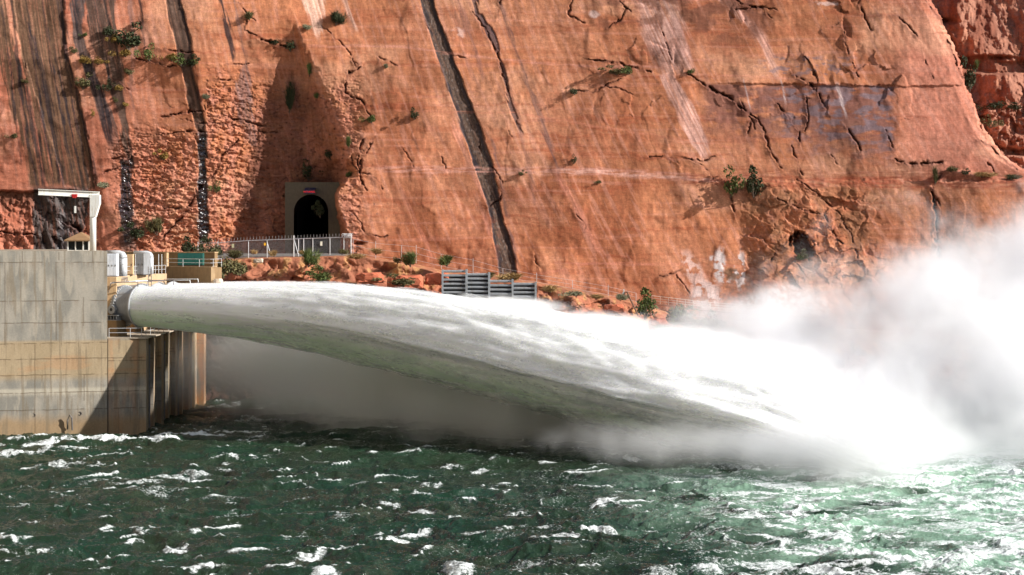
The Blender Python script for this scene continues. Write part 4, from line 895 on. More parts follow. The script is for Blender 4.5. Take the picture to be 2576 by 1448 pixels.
def shrub(u, v, wpx, hpx, Yd, var, mat, label, group, name='shrub', cat='shrub'):
    t = thing(name, P(u, v, Yd), label, cat, group, rz=random.uniform(0, 6.28))
    key = (var, mat)
    if key not in MC: d = VAR[var][0].copy(); d.materials.clear(); d.materials.append(M_leaf[mat]); MC[key] = d
    sx = wpx/F*Yd/1.35; sz = hpx/F*Yd/1.2
    for nm, d in (('foliage', MC[key]), ('stem', VAR[var][1])):
        o = bpy.data.objects.new(nm, d); COL.objects.link(o); o.parent = t
    t.scale = (sx, sx*.8, sz)
def ycl(u, v):       # surface distance of the cliff at a design point
    c = min(max(int(round((u-us[0])/(us[1]-us[0]))), 0), NU-1); r = min(max(int(round((v-vsg[0])/(vsg[1]-vsg[0]))), 0), NV-1)
    return float(Ycliff[max(0,r-4):r+5, max(0,c-4):c+5].mean())-.15
G1 = 'desert shrubs rooted on the cliff face'
L1 = [ # u, v(base), w, h, variant, leaf, label
 (268,90,30,28,0,3,'dark round shrub at the top left of the big ledge clump'),(322,122,80,58,1,3,'largest dark spreading shrub on the ledge among the stained streaks'),
 (285,108,26,18,2,2,'ochre tuft tucked under the dark spreading ledge shrub'),(316,142,34,24,0,2,'yellow-brown shrub just below the largest dark shrub'),
 (376,150,38,34,2,0,'bright green round shrub right of the largest ledge clump'),(214,92,14,12,0,0,'tiny green sprig left of the ledge clump'),
 (187,134,26,14,1,1,'flat grey-olive shrub on the wide brown streak'),(212,160,34,22,0,2,'ochre cushion shrub at the left end of the lower ledge'),
 (246,162,26,16,2,2,'small ochre cushion beside the larger cushion on the ledge'),(207,222,48,34,1,1,'big olive shrub hanging alone on the brown streaks'),
 (432,152,32,24,0,2,'golden shrub at the left of the group on the dark band'),(458,166,36,26,2,0,'green shrub in the middle of the dark band group'),
 (482,168,30,26,1,3,'dark shrub at the right end of the dark band group'),(326,188,26,18,0,1,'small olive shrub below the ledge crack'),
 (272,228,24,24,2,3,'dark small shrub above the thin curved crack'),(296,228,22,16,0,2,'brownish tuft beside the small dark shrub'),
 (292,258,18,12,1,1,'little olive tuft on the brown streak edge'),(318,268,18,12,0,2,'little ochre tuft lowest on the brown streak'),
 (234,294,16,16,2,2,'tiny ochre bush above the grey streaks'),(36,348,20,16,0,1,'tiny shrub on the far left salmon patch'),
 (63,210,22,12,1,1,'flat tuft at the far left of the brown streaks'),(412,402,28,22,1,2,'orange-green bush alone on the chipped salmon rock'),
 (545,484,28,24,2,0,'light green bush on the diagonal seam of chipped rock'),(265,472,30,18,0,4,'pale bush by the seam above the crane arm'),
 (395,588,44,44,3,1,'tall olive brush at the foot of the chipped rock'),(345,600,46,34,1,3,'dark green brush by the glossy black run'),
 (516,250,20,14,3,4,'grey-green tuft beside the black run at mid height'),(628,50,34,22,3,1,'spiky olive bush high on the slab left of the recess'),
 (845,60,52,34,3,3,'spreading spiky bush at the very top right of the recess'),(775,75,26,16,0,4,'pale green bush at the peak of the recess'),
 (732,128,34,30,1,3,'dark bush in the top of the shadowed recess'),(690,112,28,16,0,3,'dark shrub on the overhang left of the recess peak'),
 (778,190,24,34,3,0,'bright green bush in the upper shadowed recess'),(728,276,30,90,3,3,'long dark hanging growth down the recess'),
 (798,248,14,16,3,0,'tiny green bush in the recess above the arch'),(830,400,32,28,1,3,'dark bush low in the recess right of centre'),
 (775,450,40,40,2,3,'dark bush just above the tunnel portal'),(876,370,16,30,3,0,'green bush on the right lip of the recess'),
 (875,446,20,18,0,0,'small green bush at the lip above the portal corner'),(806,545,30,34,1,3,'dark bush hanging before the tunnel arch'),
 (934,308,26,22,0,0,'round green bush at the end of the curved crack'),(1042,300,26,24,1,3,'dark round bush alone on the open slab'),
 (970,172,18,12,3,4,'grey tuft beside the hooked crack'),(1446,238,24,20,0,3,'dark bush at the left end of the broken ledge'),
 (1552,188,50,20,1,1,'long low shrub on the broken ledge'),(1582,186,24,24,0,0,'bright shrub at the right end of the broken ledge'),
 (1444,412,16,20,2,3,'small dark bush on the slab above the pale band'),(1310,442,16,12,1,1,'tiny olive tuft on the pale band'),
 (1508,462,14,10,0,1,'tiny tuft under the pale band'),(1735,186,24,14,0,0,'yellow-green tuft where the diagonal crack begins'),
 (1838,492,56,60,2,0,'large green bush left of the pair on the right slab'),(1895,492,54,62,1,3,'larger twiggy bush right of the pair on the right slab'),
 (2022,655,36,24,1,1,'olive bush in the mouth of the rock hole'),(2010,655,20,16,0,0,'small green bush at the left of the rock hole'),
 (2352,462,20,46,3,1,'upright brush at the head of the tall black crack'),(2392,432,30,16,0,1,'olive shrub first on the right-hand ledge'),
 (2428,440,22,14,1,3,'darker shrub second on the right-hand ledge'),(2470,446,60,14,3,5,'long dry grass tuft on the right-hand ledge'),
 (2545,452,44,14,3,1,'last olive tuft on the right-hand ledge'),(1560,540,10,8,0,1,'speck of green on the lower slab'),
 (1845,425,14,10,3,4,'sparse twiggy growth above the bush pair')]
for (u, v, w_, h, va, ml, lb) in L1[:-2]: shrub(u, v, w_, h, ycl(u, v)-.15 if not lb.startswith('dark bush hanging') else 292., va, ml, lb, G1)
G2 = 'desert shrubs rooted on the cliff face'
for (u, v, w_, h, va, ml, lb) in [(2440,225,40,70,1,3,'dark bush high in the gap beside the far rugged wall'),(2500,275,60,24,0,3,'dark shrub line crossing the far rugged wall'),
   (2555,278,46,18,1,3,'dark shrub at the right edge on the far rugged wall'),(2490,320,30,26,2,1,'olive shrub low beside the far rugged wall'),(2458,175,20,26,3,0,'green sprig on the far rugged wall')]:
    shrub(u, v, w_, h, 312, va, ml, lb, G2)
G3 = 'bushes along the terrace and river bank'
L3 = [(470,638,44,36,1,3,266,'dark bush behind the brown wall near the fence end'),(505,640,34,32,2,3,266,'dark bush left of the shaded fence stretch'),(545,645,40,34,0,3,270,'dark bush behind the first fence panel'),
 (560,700,60,62,1,1,262,'large olive bush right of the brown wall'),(605,690,62,44,0,1,263,'broad yellow-olive bush on the bank edge'),(590,650,50,22,3,1,268,'grassy bush under the shaded fence'),
 (775,668,56,44,3,0,267,'bright green bush below the fence gate'),(690,645,30,16,3,5,269,'dry straw clump under the yellow sign'),(810,712,72,36,1,0,262,'green bush at the waterline of the jet below the gate'),
 (895,652,60,14,3,5,269,'dry grass right of the fence end'),(945,640,50,16,3,5,272,'dry grass tuft by the thin wire fence'),(1000,662,26,18,0,1,270,'small olive bush on the red soil'),
 (1033,668,40,38,3,0,269,'bright upright green bush on the red soil'),(1125,668,56,28,3,0,270,'green bush beside the bin wall corner'),(1015,720,76,26,1,1,260,'low olive bush fading into the jet spray'),
 (1290,708,100,22,3,5,268,'long dry grass above the bin wall'),(1235,700,40,16,3,1,268,'grey-green tuft above the bin wall'),(1385,735,60,18,3,5,268,'dry tuft right of the bin wall'),
 (1450,745,44,16,0,4,268,'grey shrub on the brown bank'),(1500,752,40,12,3,5,267,'straw tuft near the leaning pole'),(1560,756,34,18,3,4,266.5,'grey-green shrub left of the leaning pole'),
 (1622,798,66,62,1,0,262,'big dense green bush right of the leaning pole'),(1695,815,56,58,0,0,262,'second green bush on the red rocks'),(1740,832,70,50,2,4,261,'grey-green hazy bush below the walkway'),
 (1790,840,60,50,1,4,261,'farthest misty bush below the walkway'),(1665,840,50,24,3,4,258,'low misty bush at the edge of the jet'),
 (760,640,16,10,3,5,272,'tiny straw tuft at the fence gate'),(1170,702,28,12,3,5,268,'tiny dry tuft at the bin wall top'),(520,614,30,20,1,3,272,'dark bush under the first coil of wire'),(636,640,20,12,3,5,272,'short straw tuft at the shaded fence'),
 (1835,845,44,30,1,4,261,'last misty bush before the spray'),(860,640,30,14,3,1,274,'dull grass at the fence corner')]
for (u, v, w_, h, va, ml, yd, lb) in L3: shrub(u, v, w_, h, yd, va, ml, lb, G3)
# loose boulders
def boulder(u, v, w_, h, yd, m, label, seed):
    r = random.Random(seed); c = P(u, v, yd); sx = w_/F*yd/2; sz = h/F*yd/2
    bpy_v = []; n1, n2 = 9, 14; fs = []
    for i in range(n1+1):
        for j in range(n2):
            a = math.pi*i/n1; b = 2*math.pi*j/n2; k = 1+.22*math.sin(3.1*b+seed)*math.sin(a*2.3+seed)+.12*math.sin(5*b+a*4+seed*2)
            x, y, z = math.sin(a)*math.cos(b)*k, math.sin(a)*math.sin(b)*k, math.cos(a)*k
            x = max(-.82, min(.82, x)); z = max(-.7, min(.78+.1*x, z)); y = max(-.8, min(.8, y)); bpy_v.append(c+Vector((x*sx/.82, y*sx/.82, z*sz/.75)))
    for i in range(n1):
        for j in range(n2): fs.append((i*n2+j, (i+1)*n2+j, (i+1)*n2+(j+1) % n2, i*n2+(j+1) % n2))
    tag(MB().add(bpy_v, fs).build('boulder', m), label, 'boulder', 'boulders on the bank')
M_b1 = m_solid('pale_stone', (.62, .50, .38), .9, bump=.08); M_b2 = m_solid('red_stone', tuple(lin(184, 100, 70)), .9, var=.2, bump=.1)
boulder(650, 657, 24, 11, 268, M_b1, 'pale flat boulder on the bank edge beneath the fence', 1)
boulder(549, 710, 22, 16, 240, M_b1, 'pale block at the foot of the large olive bush', 2)
boulder(1100, 703, 60, 30, 266, M_b2, 'large red boulder left of the bin wall', 3)
boulder(1020, 712, 90, 36, 264, M_b2, 'broad red slab boulder below the bright upright bush', 4)
boulder(930, 700, 70, 26, 265, M_b2, 'red boulder beneath the fence corner slope', 5)
boulder(1545, 778, 50, 22, 264, M_b2, 'brown-red boulder left of the leaning pole foot', 6)
boulder(1655, 818, 46, 30, 261, M_b2, 'red rock between the two green bushes', 7)
boulder(1705, 848, 66, 34, 259, M_b2, 'grey-red rock in the spray under the second green bush', 8)
p = P(1380, 651, 268)
o = MB().box(P(1351-0,0,270).x*0+P(905-22,0,272).x, P(905+14,0,272).x, 271.4, 272, P(0,644,272).z, P(0,641,272).z).build('concrete_kerb', M_b1); tag(o, 'short pale concrete kerb at the fence corner', 'kerb')
# ------------------------------------------------------------------ river surface
def river():
    nu, nv = 1650, 920
    u = np.linspace(-420, 3000, nu)
    v = np.concatenate([np.linspace(957, 1010, 70)[:-1], np.linspace(1010, 1580, nv-69)])
    d = HC*F/(v-600.0); UU, DD = np.meshgrid(u, d)
    X = (UU-1288)/F*DD; Yw = DD
    wX = X+fbm(X/9, Yw/9, 3, 1201)*2.2; wY = Yw+fbm(X/9, Yw/9, 3, 1203)*2.2
    h = fbm(wX/13, wY/7, 3, 1211)*.50
    # crests lean: combine two crest directions
    c1 = ridged((wX*.94+wY*.34)/7.5, (wY*.94-wX*.34)/4.2, 3, 1221, .45)
    c2 = ridged((wX*.98-wY*.20)/3.6, (wY*.98+wX*.20)/2.3, 3, 1231, .5)
    c3 = ridged(wX/1.35, wY/1.0, 3, 1241, .5)
    calm = 1-.65*ss(150, 225, Yw)*ss(-20, 10, X)*(1-ss(20, 45, X))
    h = h+calm*(c1*.80+c2*.38+c3*.09)-.70
    h = h+fbm(X/.8, Yw/.6, 3, 1251)*.05+fbm(X/.32, Yw/.26, 2, 1261)*.018
    foam = ss(.80, .95, c1+.20*c2)*ss(.12, .5, fbm(X/6, Yw/5, 3, 1271)+.12)*.9
    foam = np.maximum(foam, ss(.62, .85, c2)*ss(.25, .5, fbm(X/4, Yw/4, 3, 1273))*.7)
    foam = np.maximum(foam, ss(.86, .98, c1)*ss(.55, .8, c2)*.8)
    # breakers: (u, v, half width px, height m, tilt, foam)
    B = [(170,1112,110,.7,.06,1.3),(320,1106,150,.9,.05,1.4),(470,1096,120,.8,.04,1.3),(590,1086,90,.5,.03,1.0),(60,1140,110,.7,.25,.85),(170,1128,70,.7,.1,.9),(135,1172,70,.6,.25,.7),(420,1108,60,.4,0,.7),(450,1195,80,.8,.2,.75),(350,1212,60,.55,.3,.7),(620,1147,70,.45,.08,1.),(480,1192,36,.7,-.3,.6),
         (1125,1168,45,.7,-.15,.85),(1205,1176,30,.5,0,.8),(1240,1150,16,.6,0,.8),(1588,1148,26,1.0,-.1,1.),(950,1215,24,.7,-.3,.9),(1062,1245,30,.6,-.15,1.),(1172,1262,28,.7,-.3,1.),(1085,1218,30,.5,.2,.8),(980,1268,28,.9,-.3,.8),
         (1060,1290,40,.8,.1,.85),(1150,1298,34,.6,-.2,.8),(1520,1255,38,1.0,.35,1.),(1395,1250,16,.7,0,.8),(1505,1335,52,1.3,-.3,1.),(1420,1352,60,.9,.35,.8),(1040,1335,46,1.1,.5,1.),(990,1352,50,.9,.2,.95),
         (1300,1290,40,.5,.1,.6),(825,1385,48,1.0,.35,1.),(780,1400,40,.6,.4,.9),(440,1370,42,.8,-.1,1.),(500,1428,75,.8,.1,.95),(20,1355,46,1.2,-.5,1.),(90,1385,55,.5,-.15,.8),(1150,1425,50,1.2,-.25,.9),(820,1445,40,.8,.1,1.),
         (700,1345,80,.5,-.1,.6),(400,1240,60,.4,0,.5),(240,1210,50,.4,.2,.4),(1210,1330,70,.5,.1,.6),(1780,1425,45,1.2,-.3,.9),(1660,1440,60,.7,.3,.6),(2090,1385,50,.8,-.4,.95),(2180,1402,70,.9,-.25,1.),(2260,1415,60,1.0,0,1.),
         (2500,1435,90,.9,-.1,.8),(2400,1425,60,1.3,.3,.7),(1330,1420,60,.5,.1,.5),(620,1290,60,.4,0,.45),(560,1245,60,.35,.1,.4),(1700,1200,60,.5,-.1,.5),(1850,1172,60,.5,0,.6),(2300,1200,120,.6,0,.7),(2480,1240,100,.7,0,.7),(760,1200,40,.4,0,.4),(870,1300,50,.4,.1,.4),(640,1053,80,.5,.0,.6),(560,1022,50,.4,0,.6)]
    for (bu, bv, bw, bh, tl, fo) in B:
        bh = bh*min(1., .25+bw/F*HC*F/(bv-600.)/3.6)
        w = bw*1.0; r0 = np.searchsorted(v, bv-max(70, bw*.7)); r1 = np.searchsorted(v, bv+max(60, bw*.6)); c0 = np.searchsorted(u, bu-w*1.6); c1_ = np.searchsorted(u, bu+w*1.6)
        D0 = HC*F/(bv-600.0); X0 = (bu-1288)/F*D0
        x = X[r0:r1, c0:c1_]-X0; y = Yw[r0:r1, c0:c1_]-D0; W = bw/F*D0
        n = fbm(x/1.3+bu, y/1.3, 4, 1301); y = y-x*tl*1.8+n*.9
        e = ss(1.35, .2, np.abs(x/W+n*.25)); k = np.where(y > 0, np.exp(-(y/2.6)**2), np.exp(-(y/1.0)**2))
        h[r0:r1, c0:c1_] += bh*.40*e*k+fbm(x*2.5, y*2.5+bv, 3, 1303)*.07*e*k*fo
        q = fo*ss(1.25, .5, np.abs(x/W+n*.3))*ss(-1.5, -.7, y)*(1-ss(.15, 1.0, y+n*.5))*ss(-.75+.2*(1-fo), -.1, fbm(x*1.8, y*1.1, 4, 1305)+.2)
        foam[r0:r1, c0:c1_] = np.maximum(foam[r0:r1, c0:c1_], q)
    # aerated, pale water downstream of the jet
    a_ = np.interp(UU, [1450, 1700, 1900, 2100, 2840], [0, .30, .6, .85, .95])*(1-ss(1230, 1440, v[:, None]+fbm(X/8, Yw/8, 3, 1311)*90-(UU-1700)*.13))
    a_ = np.clip(a_*ss(-.7, .15, fbm(X/10, Yw/5, 4, 1313)+.15), 0, 1)
    lr = ridged((wX+.3*wY)/3.0, wY/1.6, 4, 1321, .65)
    reg = np.clip(ss(1600, 2050, UU-(v[:, None]-1250)*.3)+.25*ss(800, 1300, UU), 0, 1)
    lace = ss(.24, .62, lr)*ss(-.6, .1, fbm(X/6, Yw/4, 4, 1323))*reg
    lace2 = ss(.60, .80, ridged(wX/1.1, wY/.7, 3, 1331, .6))*ss(.0, .4, fbm(X/4, Yw/3, 4, 1333))*(.42+.58*reg)
    foam = np.clip(np.maximum(foam*.92, np.maximum(lace*.9, lace2*.8)), 0, 1)
    foam = np.maximum(foam, np.maximum(ss(2200, 2500, UU+fbm(X/5, Yw/3, 4, 1341)*240), ss(1950, 2150, UU)*ss(1245, 1190, v[:, None]+fbm(X/6, Yw/4, 3, 1345)*30))*ss(-.25, .3, fbm(X/3, Yw/1.6, 4, 1343))*.85)
    h = h*(1-.40*a_)
    h = h*ss(955, 985, v[:, None]+0*UU)
    Pw = np.stack([X, Yw, h], -1)
    m, nt, b = newmat('river_water')
    fo = nd(nt, 'ShaderNodeAttribute', attribute_name='Foam'); ae = nd(nt, 'ShaderNodeAttribute', attribute_name='Aer')
    n1 = noise_node(nt, 4.5, 8, .8, sc=(.8, 1.3, 1)); n2 = noise_node(nt, .12, 3, .5)
    fm = nd(nt, 'ShaderNodeMath', operation='ADD'); nt.links.new(fo.outputs['Fac'], fm.inputs[0]); nt.links.new(maprange(nt, n1.outputs[0], .3, .7, -.75, .55), fm.inputs[1])
    fmask = maprange(nt, fm.outputs[0], .28, .88, 0, .95)
    deep = mixc(nt, maprange(nt, n2.outputs[0], .25, .75, 0, 1), (.010, .034, .018), (.019, .026, .012))
    c = mixc(nt, ae.outputs['Fac'], deep, (.28, .44, .32)); c = mixc(nt, fmask, c, (.86, .89, .88))
    nt.links.new(c, b.inputs['Base Color']); nt.links.new(maprange(nt, fmask, 0, 1, .10, .8), b.inputs['Roughness']); b.inputs['IOR'].default_value = 1.33
    n3 = noise_node(nt, 2.6, 7, .65, sc=(1, 1.4, 1)); bp = nd(nt, 'ShaderNodeBump'); bp.inputs['Distance'].default_value = .16; bp.inputs['Strength'].default_value = .9
    nt.links.new(n3.outputs[0], bp.inputs['Height']); nt.links.new(bp.outputs[0], b.inputs['Normal'])
    tag(grid('water', Pw, m, {'Foam': foam, 'Aer': a_}, flip=True), kind='structure')
river()

# ------------------------------------------------------------------ the jets
def jet_tab():
    # distance along X : top, bottom (design units at that distance), half width in metres
    return [(352, 722, 821, 2.15), (450, 722, 832, 2.3), (600, 722, 852, 2.7), (800, 728, 893, 3.3), (1000, 745, 943, 4.0), (1200, 775, 997, 4.8), (1400, 815, 1052, 5.6), (1700, 885, 1115, 6.6), (1950, 955, 1140, 7.2), (2150, 1040, 1185, 7.5), (2260, 1100, 1215, 7.2)]
JT = np.array(jet_tab(), float)
def jet_axis():
    xs = []; 
    for (u, vt, vb, hw) in JT:
        k = (u-1288)/F; Yj = (VC.y+KJ*VC.x)/(1+KJ*k); X = k*Yj
        xs.append((X, Yj, HC-((vt+vb)/2-600)/F*Yj, (vb-vt)/2/F*Yj, hw))
    return np.array(xs)
JA = jet_axis()
def make_jet(i, label):
    ns, nt_ = 620, 150
    X = np.linspace(JA[0, 0]+.02, JA[-1, 0], ns); f = lambda k: np.interp(X, JA[:, 0], JA[:, k])
    def sm(a, w=31):
        p = np.pad(a, w//2, mode='edge'); pp = p.copy(); return np.convolve(p, np.ones(w)/w, 'valid')
    Yj, Zj, A, Wd = sm(f(1)), sm(f(2)), sm(f(3)), sm(f(4))
    Zj[:10] = VC.z+(Zj[:10]-VC.z)*np.linspace(0, 1, 10)
    th = np.linspace(0, 2*math.pi, nt_, endpoint=False); S_, T = np.meshgrid(X-X[0], th, indexing='ij')
    c, s = np.cos(T), np.sin(T)
    g = np.clip(S_/50, 0, 1); g0 = np.clip(S_/10, 0, 1)
    arc = T*3.0+i*11
    n = fbm(S_/18-i*7, arc/1.6, 3, 1401)*.6*g+fbm(S_/7.0, arc*1.3, 3, 1411)*(.14*g+.04*g0)+ridged(S_/20, arc*.9, 2, 1421)*.25*g+fbm(S_/2.2, arc*3, 3, 1431)*(.05*g+.012)
    n = n*(1-.35*ss(0, .6, s))+ss(-.2, -.9, s)*fbm(S_/2.5, arc*1.2, 4, 1433)*.45*g
    # bulge of the crest over a hollowed near side
    R = 1+n*.22
    a = A[:, None]*R; wdt = Wd[:, None]*R
    pw_ = 1+.5*np.clip(S_/14, 0, 1); s = np.sign(s)*np.abs(s)**pw_; c = np.sign(c)*np.abs(c)**pw_
    zz = s*a; nn = c*wdt*(1+.08*np.clip(S_/14, 0, 1))                                # nn>0 away from the river bank camera side
    skew = .62*np.clip(S_/24, 0, 1)
    nn = nn-skew*zz*.8
    px = KJ/math.hypot(1, KJ); py = 1/math.hypot(1, KJ)
    Pj = np.stack([X[:, None]+px*nn, Yj[:, None]+py*nn, Zj[:, None]+zz], -1)
    Pj[:, :, 0] += STEP.x*i; Pj[:, :, 1] += STEP.y*i
    Pj[:, :, 2] = np.maximum(Pj[:, :, 2], -1.2)
    st = fbm(S_/32, arc*1.3, 4, 1441); st2 = fbm(S_/16, arc*1.1+S_*.02, 4, 1443); st3 = ridged(S_/22, arc*1.6, 3, 1445)
    up = ss(-.85, .40, s-.10*fbm(S_/6, arc, 3, 1447))                  # foam on top, its sunlit whiteness put into the colour
    foam = np.clip(up*1.1+.5*ss(.0, .4, st)+.35*ss(.15, .5, st2)+.5*ss(.72, .9, st3)*g0, 0, 1)  # foam together with the sunlit whiteness of the top
    foam = np.clip(foam+.55*ss(45, 75, S_), 0, 1)*(.75+.25*g0)
    m = M_jet
    o = grid('water_jet', Pj, m, {'Foam': foam}, flip=True, wrap=True)
    tag(o, label, 'water jet', 'water jets bursting from the valves')
    for q, (ex, ns_) in enumerate(((.06, 0), (.15, 5))[:2 if i == 0 else 1]):
        R2 = 1+n*.22+ex*g+.01+.10*g*fbm(S_/5, arc*1.3, 3, 1461+ns_)
        n2 = c*Wd[:, None]*R2; z2 = s*A[:, None]*R2; n2 = n2-skew*z2*.8
        Pv = np.stack([X[:, None]+px*n2+STEP.x*i, Yj[:, None]+py*n2+STEP.y*i, np.maximum(Zj[:, None]+z2, -1.2)], -1)
        al_ = np.clip(ss(.1, .5, g0)*(.46-.16*q)+.18*up+.6*fbm(S_/24, arc*1.3, 4, 1481+ns_)+.25*fbm(S_/7, arc*2.2, 4, 1483+ns_), 0, 1)
        v_ = grid('spray_veil', Pv[::2], M_veil, {'Foam': al_[::2]}, parent=o, flip=True, wrap=True)
    return o
M_veil, nt_, b_ = newmat('jet_veil')
def _veil():
    nt, b = nt_, b_
    b.inputs['Base Color'].default_value = (.93, .94, .93, 1); b.inputs['Roughness'].default_value = .8
    fo = nd(nt, 'ShaderNodeAttribute', attribute_name='Foam'); n1 = noise_node(nt, 1.3, 7, .7, sc=(.22, .6, 1.5)); n3 = noise_node(nt, 5, 4, .7, sc=(.5, 1, 1))
    a = nd(nt, 'ShaderNodeMath', operation='ADD'); nt.links.new(maprange(nt, n1.outputs[0], .35, .65, -.25, .25), a.inputs[0]); nt.links.new(fo.outputs['Fac'], a.inputs[1])
    a2 = nd(nt, 'ShaderNodeMath', operation='ADD'); nt.links.new(a.outputs[0], a2.inputs[0]); nt.links.new(maprange(nt, n3.outputs[0], .3, .7, -.2, .2), a2.inputs[1])
    al = maprange(nt, a2.outputs[0], .25, 1.1, 0, .6)
    tr = nd(nt, 'ShaderNodeBsdfTransparent'); trn = nd(nt, 'ShaderNodeBsdfTranslucent'); trn.inputs[0].default_value = (.93, .94, .93, 1)
    m1 = nd(nt, 'ShaderNodeMixShader'); m1.inputs[0].default_value = .25; nt.links.new(b.outputs[0], m1.inputs[1]); nt.links.new(trn.outputs[0], m1.inputs[2])
    m2 = nd(nt, 'ShaderNodeMixShader'); nt.links.new(al, m2.inputs[0]); nt.links.new(tr.outputs[0], m2.inputs[1]); nt.links.new(m1.outputs[0], m2.inputs[2]); nt.links.new(m2.outputs[0], nt.nodes['Material Output'].inputs[0])
_veil()
M_jet, nt, b = newmat('jet_water')
fo = nd(nt, 'ShaderNodeAttribute', attribute_name='Foam')
n1 = noise_node(nt, 1.6, 7, .65, sc=(.25, .6, 1.2))
fm = nd(nt, 'ShaderNodeMath', operation='ADD'); nt.links.new(fo.outputs['Fac'], fm.inputs[0]); nt.links.new(maprange(nt, n1.outputs[0], .3, .7, -.25, .25), fm.inputs[1])
c = mixc(nt, maprange(nt, fm.outputs[0], .0, .95, 0, 1), (.72, .84, .62), (.98, .985, .98))
nt.links.new(c, b.inputs['Base Color']); b.inputs['Roughness'].default_value = .55; b.inputs['IOR'].default_value = 1.33
b.inputs['Subsurface Weight'].default_value = .9; b.subsurface_method = 'RANDOM_WALK'; b.inputs['Subsurface Radius'].default_value = (1., 1.05, .9); b.inputs['Subsurface Scale'].default_value = .8; b.inputs['Specular IOR Level'].default_value = .25
bp = nd(nt, 'ShaderNodeBump'); bp.inputs['Distance'].default_value = .035; n2 = noise_node(nt, 2.0, 4, .6, sc=(.25, .8, 1.0)); nt.links.new(n2.outputs[0], bp.inputs['Height']); nt.links.new(bp.outputs[0], b.inputs['Normal'])
tl = b.inputs['Transmission Weight']
trn = nd(nt, 'ShaderNodeBsdfTranslucent'); nt.links.new(c, trn.inputs[0]); mxs = nd(nt, 'ShaderNodeMixShader'); nt.links.new(maprange(nt, fm.outputs[0], .1, .9, .45, .12), mxs.inputs[0])
nt.links.new(b.outputs[0], mxs.inputs[1]); nt.links.new(trn.outputs[0], mxs.inputs[2]); nt.links.new(mxs.outputs[0], nt.nodes['Material Output'].inputs[0])
JL = ['nearest thick white and green water jet arching from the front valve', 'second water jet, seen as a white crest behind the nearest one', 'third water jet, a thin white band over the second crest', 'farthest water jet against the red bank']
for i in range(4): make_jet(i, JL[i])

# ------------------------------------------------------------------ spray and mist (real volumes)
def ellip_hull(name, ells, m, label, lump=.12, n=4, seed=0, kind='stuff'):
    """one closed mesh round a union of ellipsoids (voxel union), lumpy"""
    import bmesh
    bm = bmesh.new()
    for (c, r) in ells:
        M = Matrix.Translation(c)@Matrix.Diagonal((*[q*1.12 for q in r], 1)); bmesh.ops.create_icosphere(bm, subdivisions=n, radius=1, matrix=M)
    me = bpy.data.meshes.new(name); bm.to_mesh(me); bm.free(); o = bpy.data.objects.new(name, me); COL.objects.link(o)
    md = o.modifiers.new('r', 'REMESH'); md.mode = 'VOXEL'; md.voxel_size = 1.6; md.use_smooth_shade = True
    dg = bpy.context.evaluated_depsgraph_get(); m2 = bpy.data.meshes.new_from_object(o.evaluated_get(dg)); o.modifiers.clear(); o.data = m2; m2.name = name
    m2.materials.clear(); m2.materials.append(m); tag(o, label, 'spray', None, kind); return o
def vol_mat(name, ells, dens, nscale=.09, namp=.9, soft=.55, color=(.998, .998, .999), sc=(1, 1, 1), stretch=None, extra=None, aniso=0., step=1.):
    m = bpy.data.materials.new(name); m.use_nodes = True; nt = m.node_tree; nt.nodes.remove(nt.nodes['Principled BSDF']); m.cycles.volume_step_rate = step
    pv = nd(nt, 'ShaderNodeVolumePrincipled'); pv.inputs['Color'].default_value = (*color, 1); pv.inputs['Anisotropy'].default_value = aniso; nt.links.new(pv.outputs[0], nt.nodes['Material Output'].inputs['Volume'])
    g = nd(nt, 'ShaderNodeNewGeometry'); pos = g.outputs['Position']
    nz = noise_node(nt, nscale, 6, .68, vec=pos, sc=sc)
    acc = None
    for (c, r) in ells:
        s1 = nd(nt, 'ShaderNodeVectorMath', operation='SUBTRACT'); nt.links.new(pos, s1.inputs[0]); s1.inputs[1].default_value = tuple(c)
        s2 = nd(nt, 'ShaderNodeVectorMath', operation='DIVIDE'); nt.links.new(s1.outputs[0], s2.inputs[0]); s2.inputs[1].default_value = tuple(r)
        s3 = nd(nt, 'ShaderNodeVectorMath', operation='LENGTH'); nt.links.new(s2.outputs[0], s3.inputs[0])
        e = maprange(nt, s3.outputs['Value'], 1.0, .0, 0, 1)
        if acc is None: acc = e
        else:
            mx = nd(nt, 'ShaderNodeMath', operation='MAXIMUM'); nt.links.new(acc, mx.inputs[0]); nt.links.new(e, mx.inputs[1]); acc = mx.outputs[0]
    nn = maprange(nt, nz.outputs[0], .3, .7, -namp, namp*.35)
    ad = nd(nt, 'ShaderNodeMath', operation='ADD'); nt.links.new(acc, ad.inputs[0]); nt.links.new(nn, ad.inputs[1])
    d = maprange(nt, ad.outputs[0], 0, soft, 0, 1)
    pw = nd(nt, 'ShaderNodeMath', operation='POWER'); nt.links.new(d, pw.inputs[0]); pw.inputs[1].default_value = 1.6
    ml = nd(nt, 'ShaderNodeMath', operation='MULTIPLY'); nt.links.new(pw.outputs[0], ml.inputs[0]); ml.inputs[1].default_value = dens; out = ml.outputs[0]
    nt.links.new(out, pv.inputs['Density']); return m
def PE(u, v, Yd, ru, rv, ry):
    c = P(u, v, Yd); return (c, Vector((ru/F*Yd, ry, rv/F*Yd)))
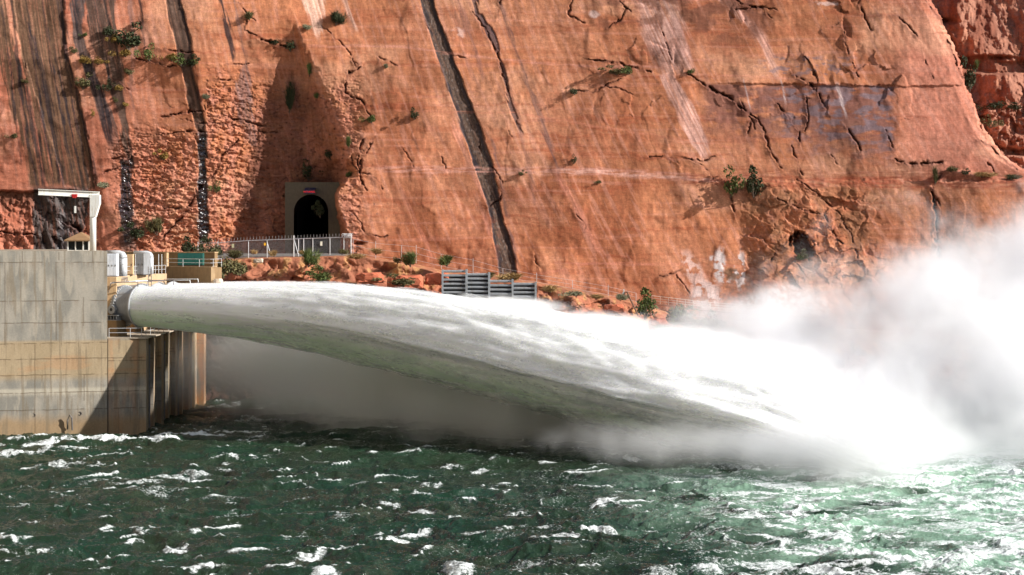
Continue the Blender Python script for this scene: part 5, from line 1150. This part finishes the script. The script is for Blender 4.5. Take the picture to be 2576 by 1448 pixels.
plume = [PE(2600, 960, 214, 760, 520, 32), PE(2250, 1010, 208, 600, 340, 24), PE(2700, 740, 224, 420, 360, 26), PE(2000, 960, 214, 480, 230, 18), PE(2300, 1130, 192, 560, 120, 14),
         PE(2750, 1080, 198, 520, 200, 20), PE(2100, 1080, 190, 460, 150, 12), PE(1800, 1010, 200, 480, 200, 12), PE(1950, 820, 232, 420, 150, 14), PE(2260, 1110, 176, 460, 190, 11), PE(1960, 1125, 178, 420, 100, 8)]
ellip_hull('spray_plume', plume, vol_mat('spray_plume_air', plume, .52, .085, .64, .95, color=(.968, .968, .980), step=.6), 'billowing white spray cloud where the jets strike the river')
under = [PE(1550, 1030, 215, 760, 200, 20), PE(1100, 985, 229, 640, 220, 18), PE(820, 935, 234, 420, 150, 15), PE(1900, 1100, 210, 520, 130, 14), PE(1780, 1110, 186, 480, 90, 7), PE(680, 915, 240, 380, 190, 16)]
ellip_hull('under_spray', under, vol_mat('under_spray_air', under, .42, .13, .42, .9, sc=(1, 1, .6)), 'grey mist hanging in the shade below the arching jets')
crest = []
for u, vt, hw in ((1230, 762, 36), (1450, 806, 56), (1700, 856, 84), (1900, 905, 110)):
    k = (u-1288)/F; Yj = (VC.y+KJ*VC.x)/(1+KJ*k)+12
    crest.append((P(u, vt+hw*.35, Yj), Vector((13.0, 20, hw/F*Yj*1.1))))
ellip_hull('crest_spray', crest, vol_mat('crest_spray_air', crest, .5, .22, .5, .9, sc=(.4, .6, 1.5)), 'thin feathery spray torn off the top of the jets')

# a thin fall of leaking water at the end of the bays
def trickle():
    n, k = 90, 14; p0 = P(546, 868, 254); z = np.linspace(p0.z, -.3, n); s = np.linspace(0, 1, n)
    Z, A = np.meshgrid(z, np.linspace(0, 2*math.pi, k, endpoint=False), indexing='ij'); Sx = s[:, None]
    r = (.10+.32*Sx**2)*(1+.7*fbm(A*1.2, Z*1.1, 4, 1501)); Xp = p0.x+.3*Sx+np.cos(A)*r+fbm(Z/1.5, A*0, 3, 1503)*.15; Yp = p0.y-.6*Sx+np.sin(A)*r*.6
    f = np.clip(.4+.9*fbm(A*2.5, Z*.8, 4, 1505), 0, 1)
    tag(grid('waterfall', np.stack([Xp, Yp, Z+fbm(A, Z, 3, 1507)*.1], -1), M_veil, {'Foam': f*.5}, flip=True, wrap=True), 'thin white fall of leaking water beside the rust-stained rib', 'waterfall')
trickle()
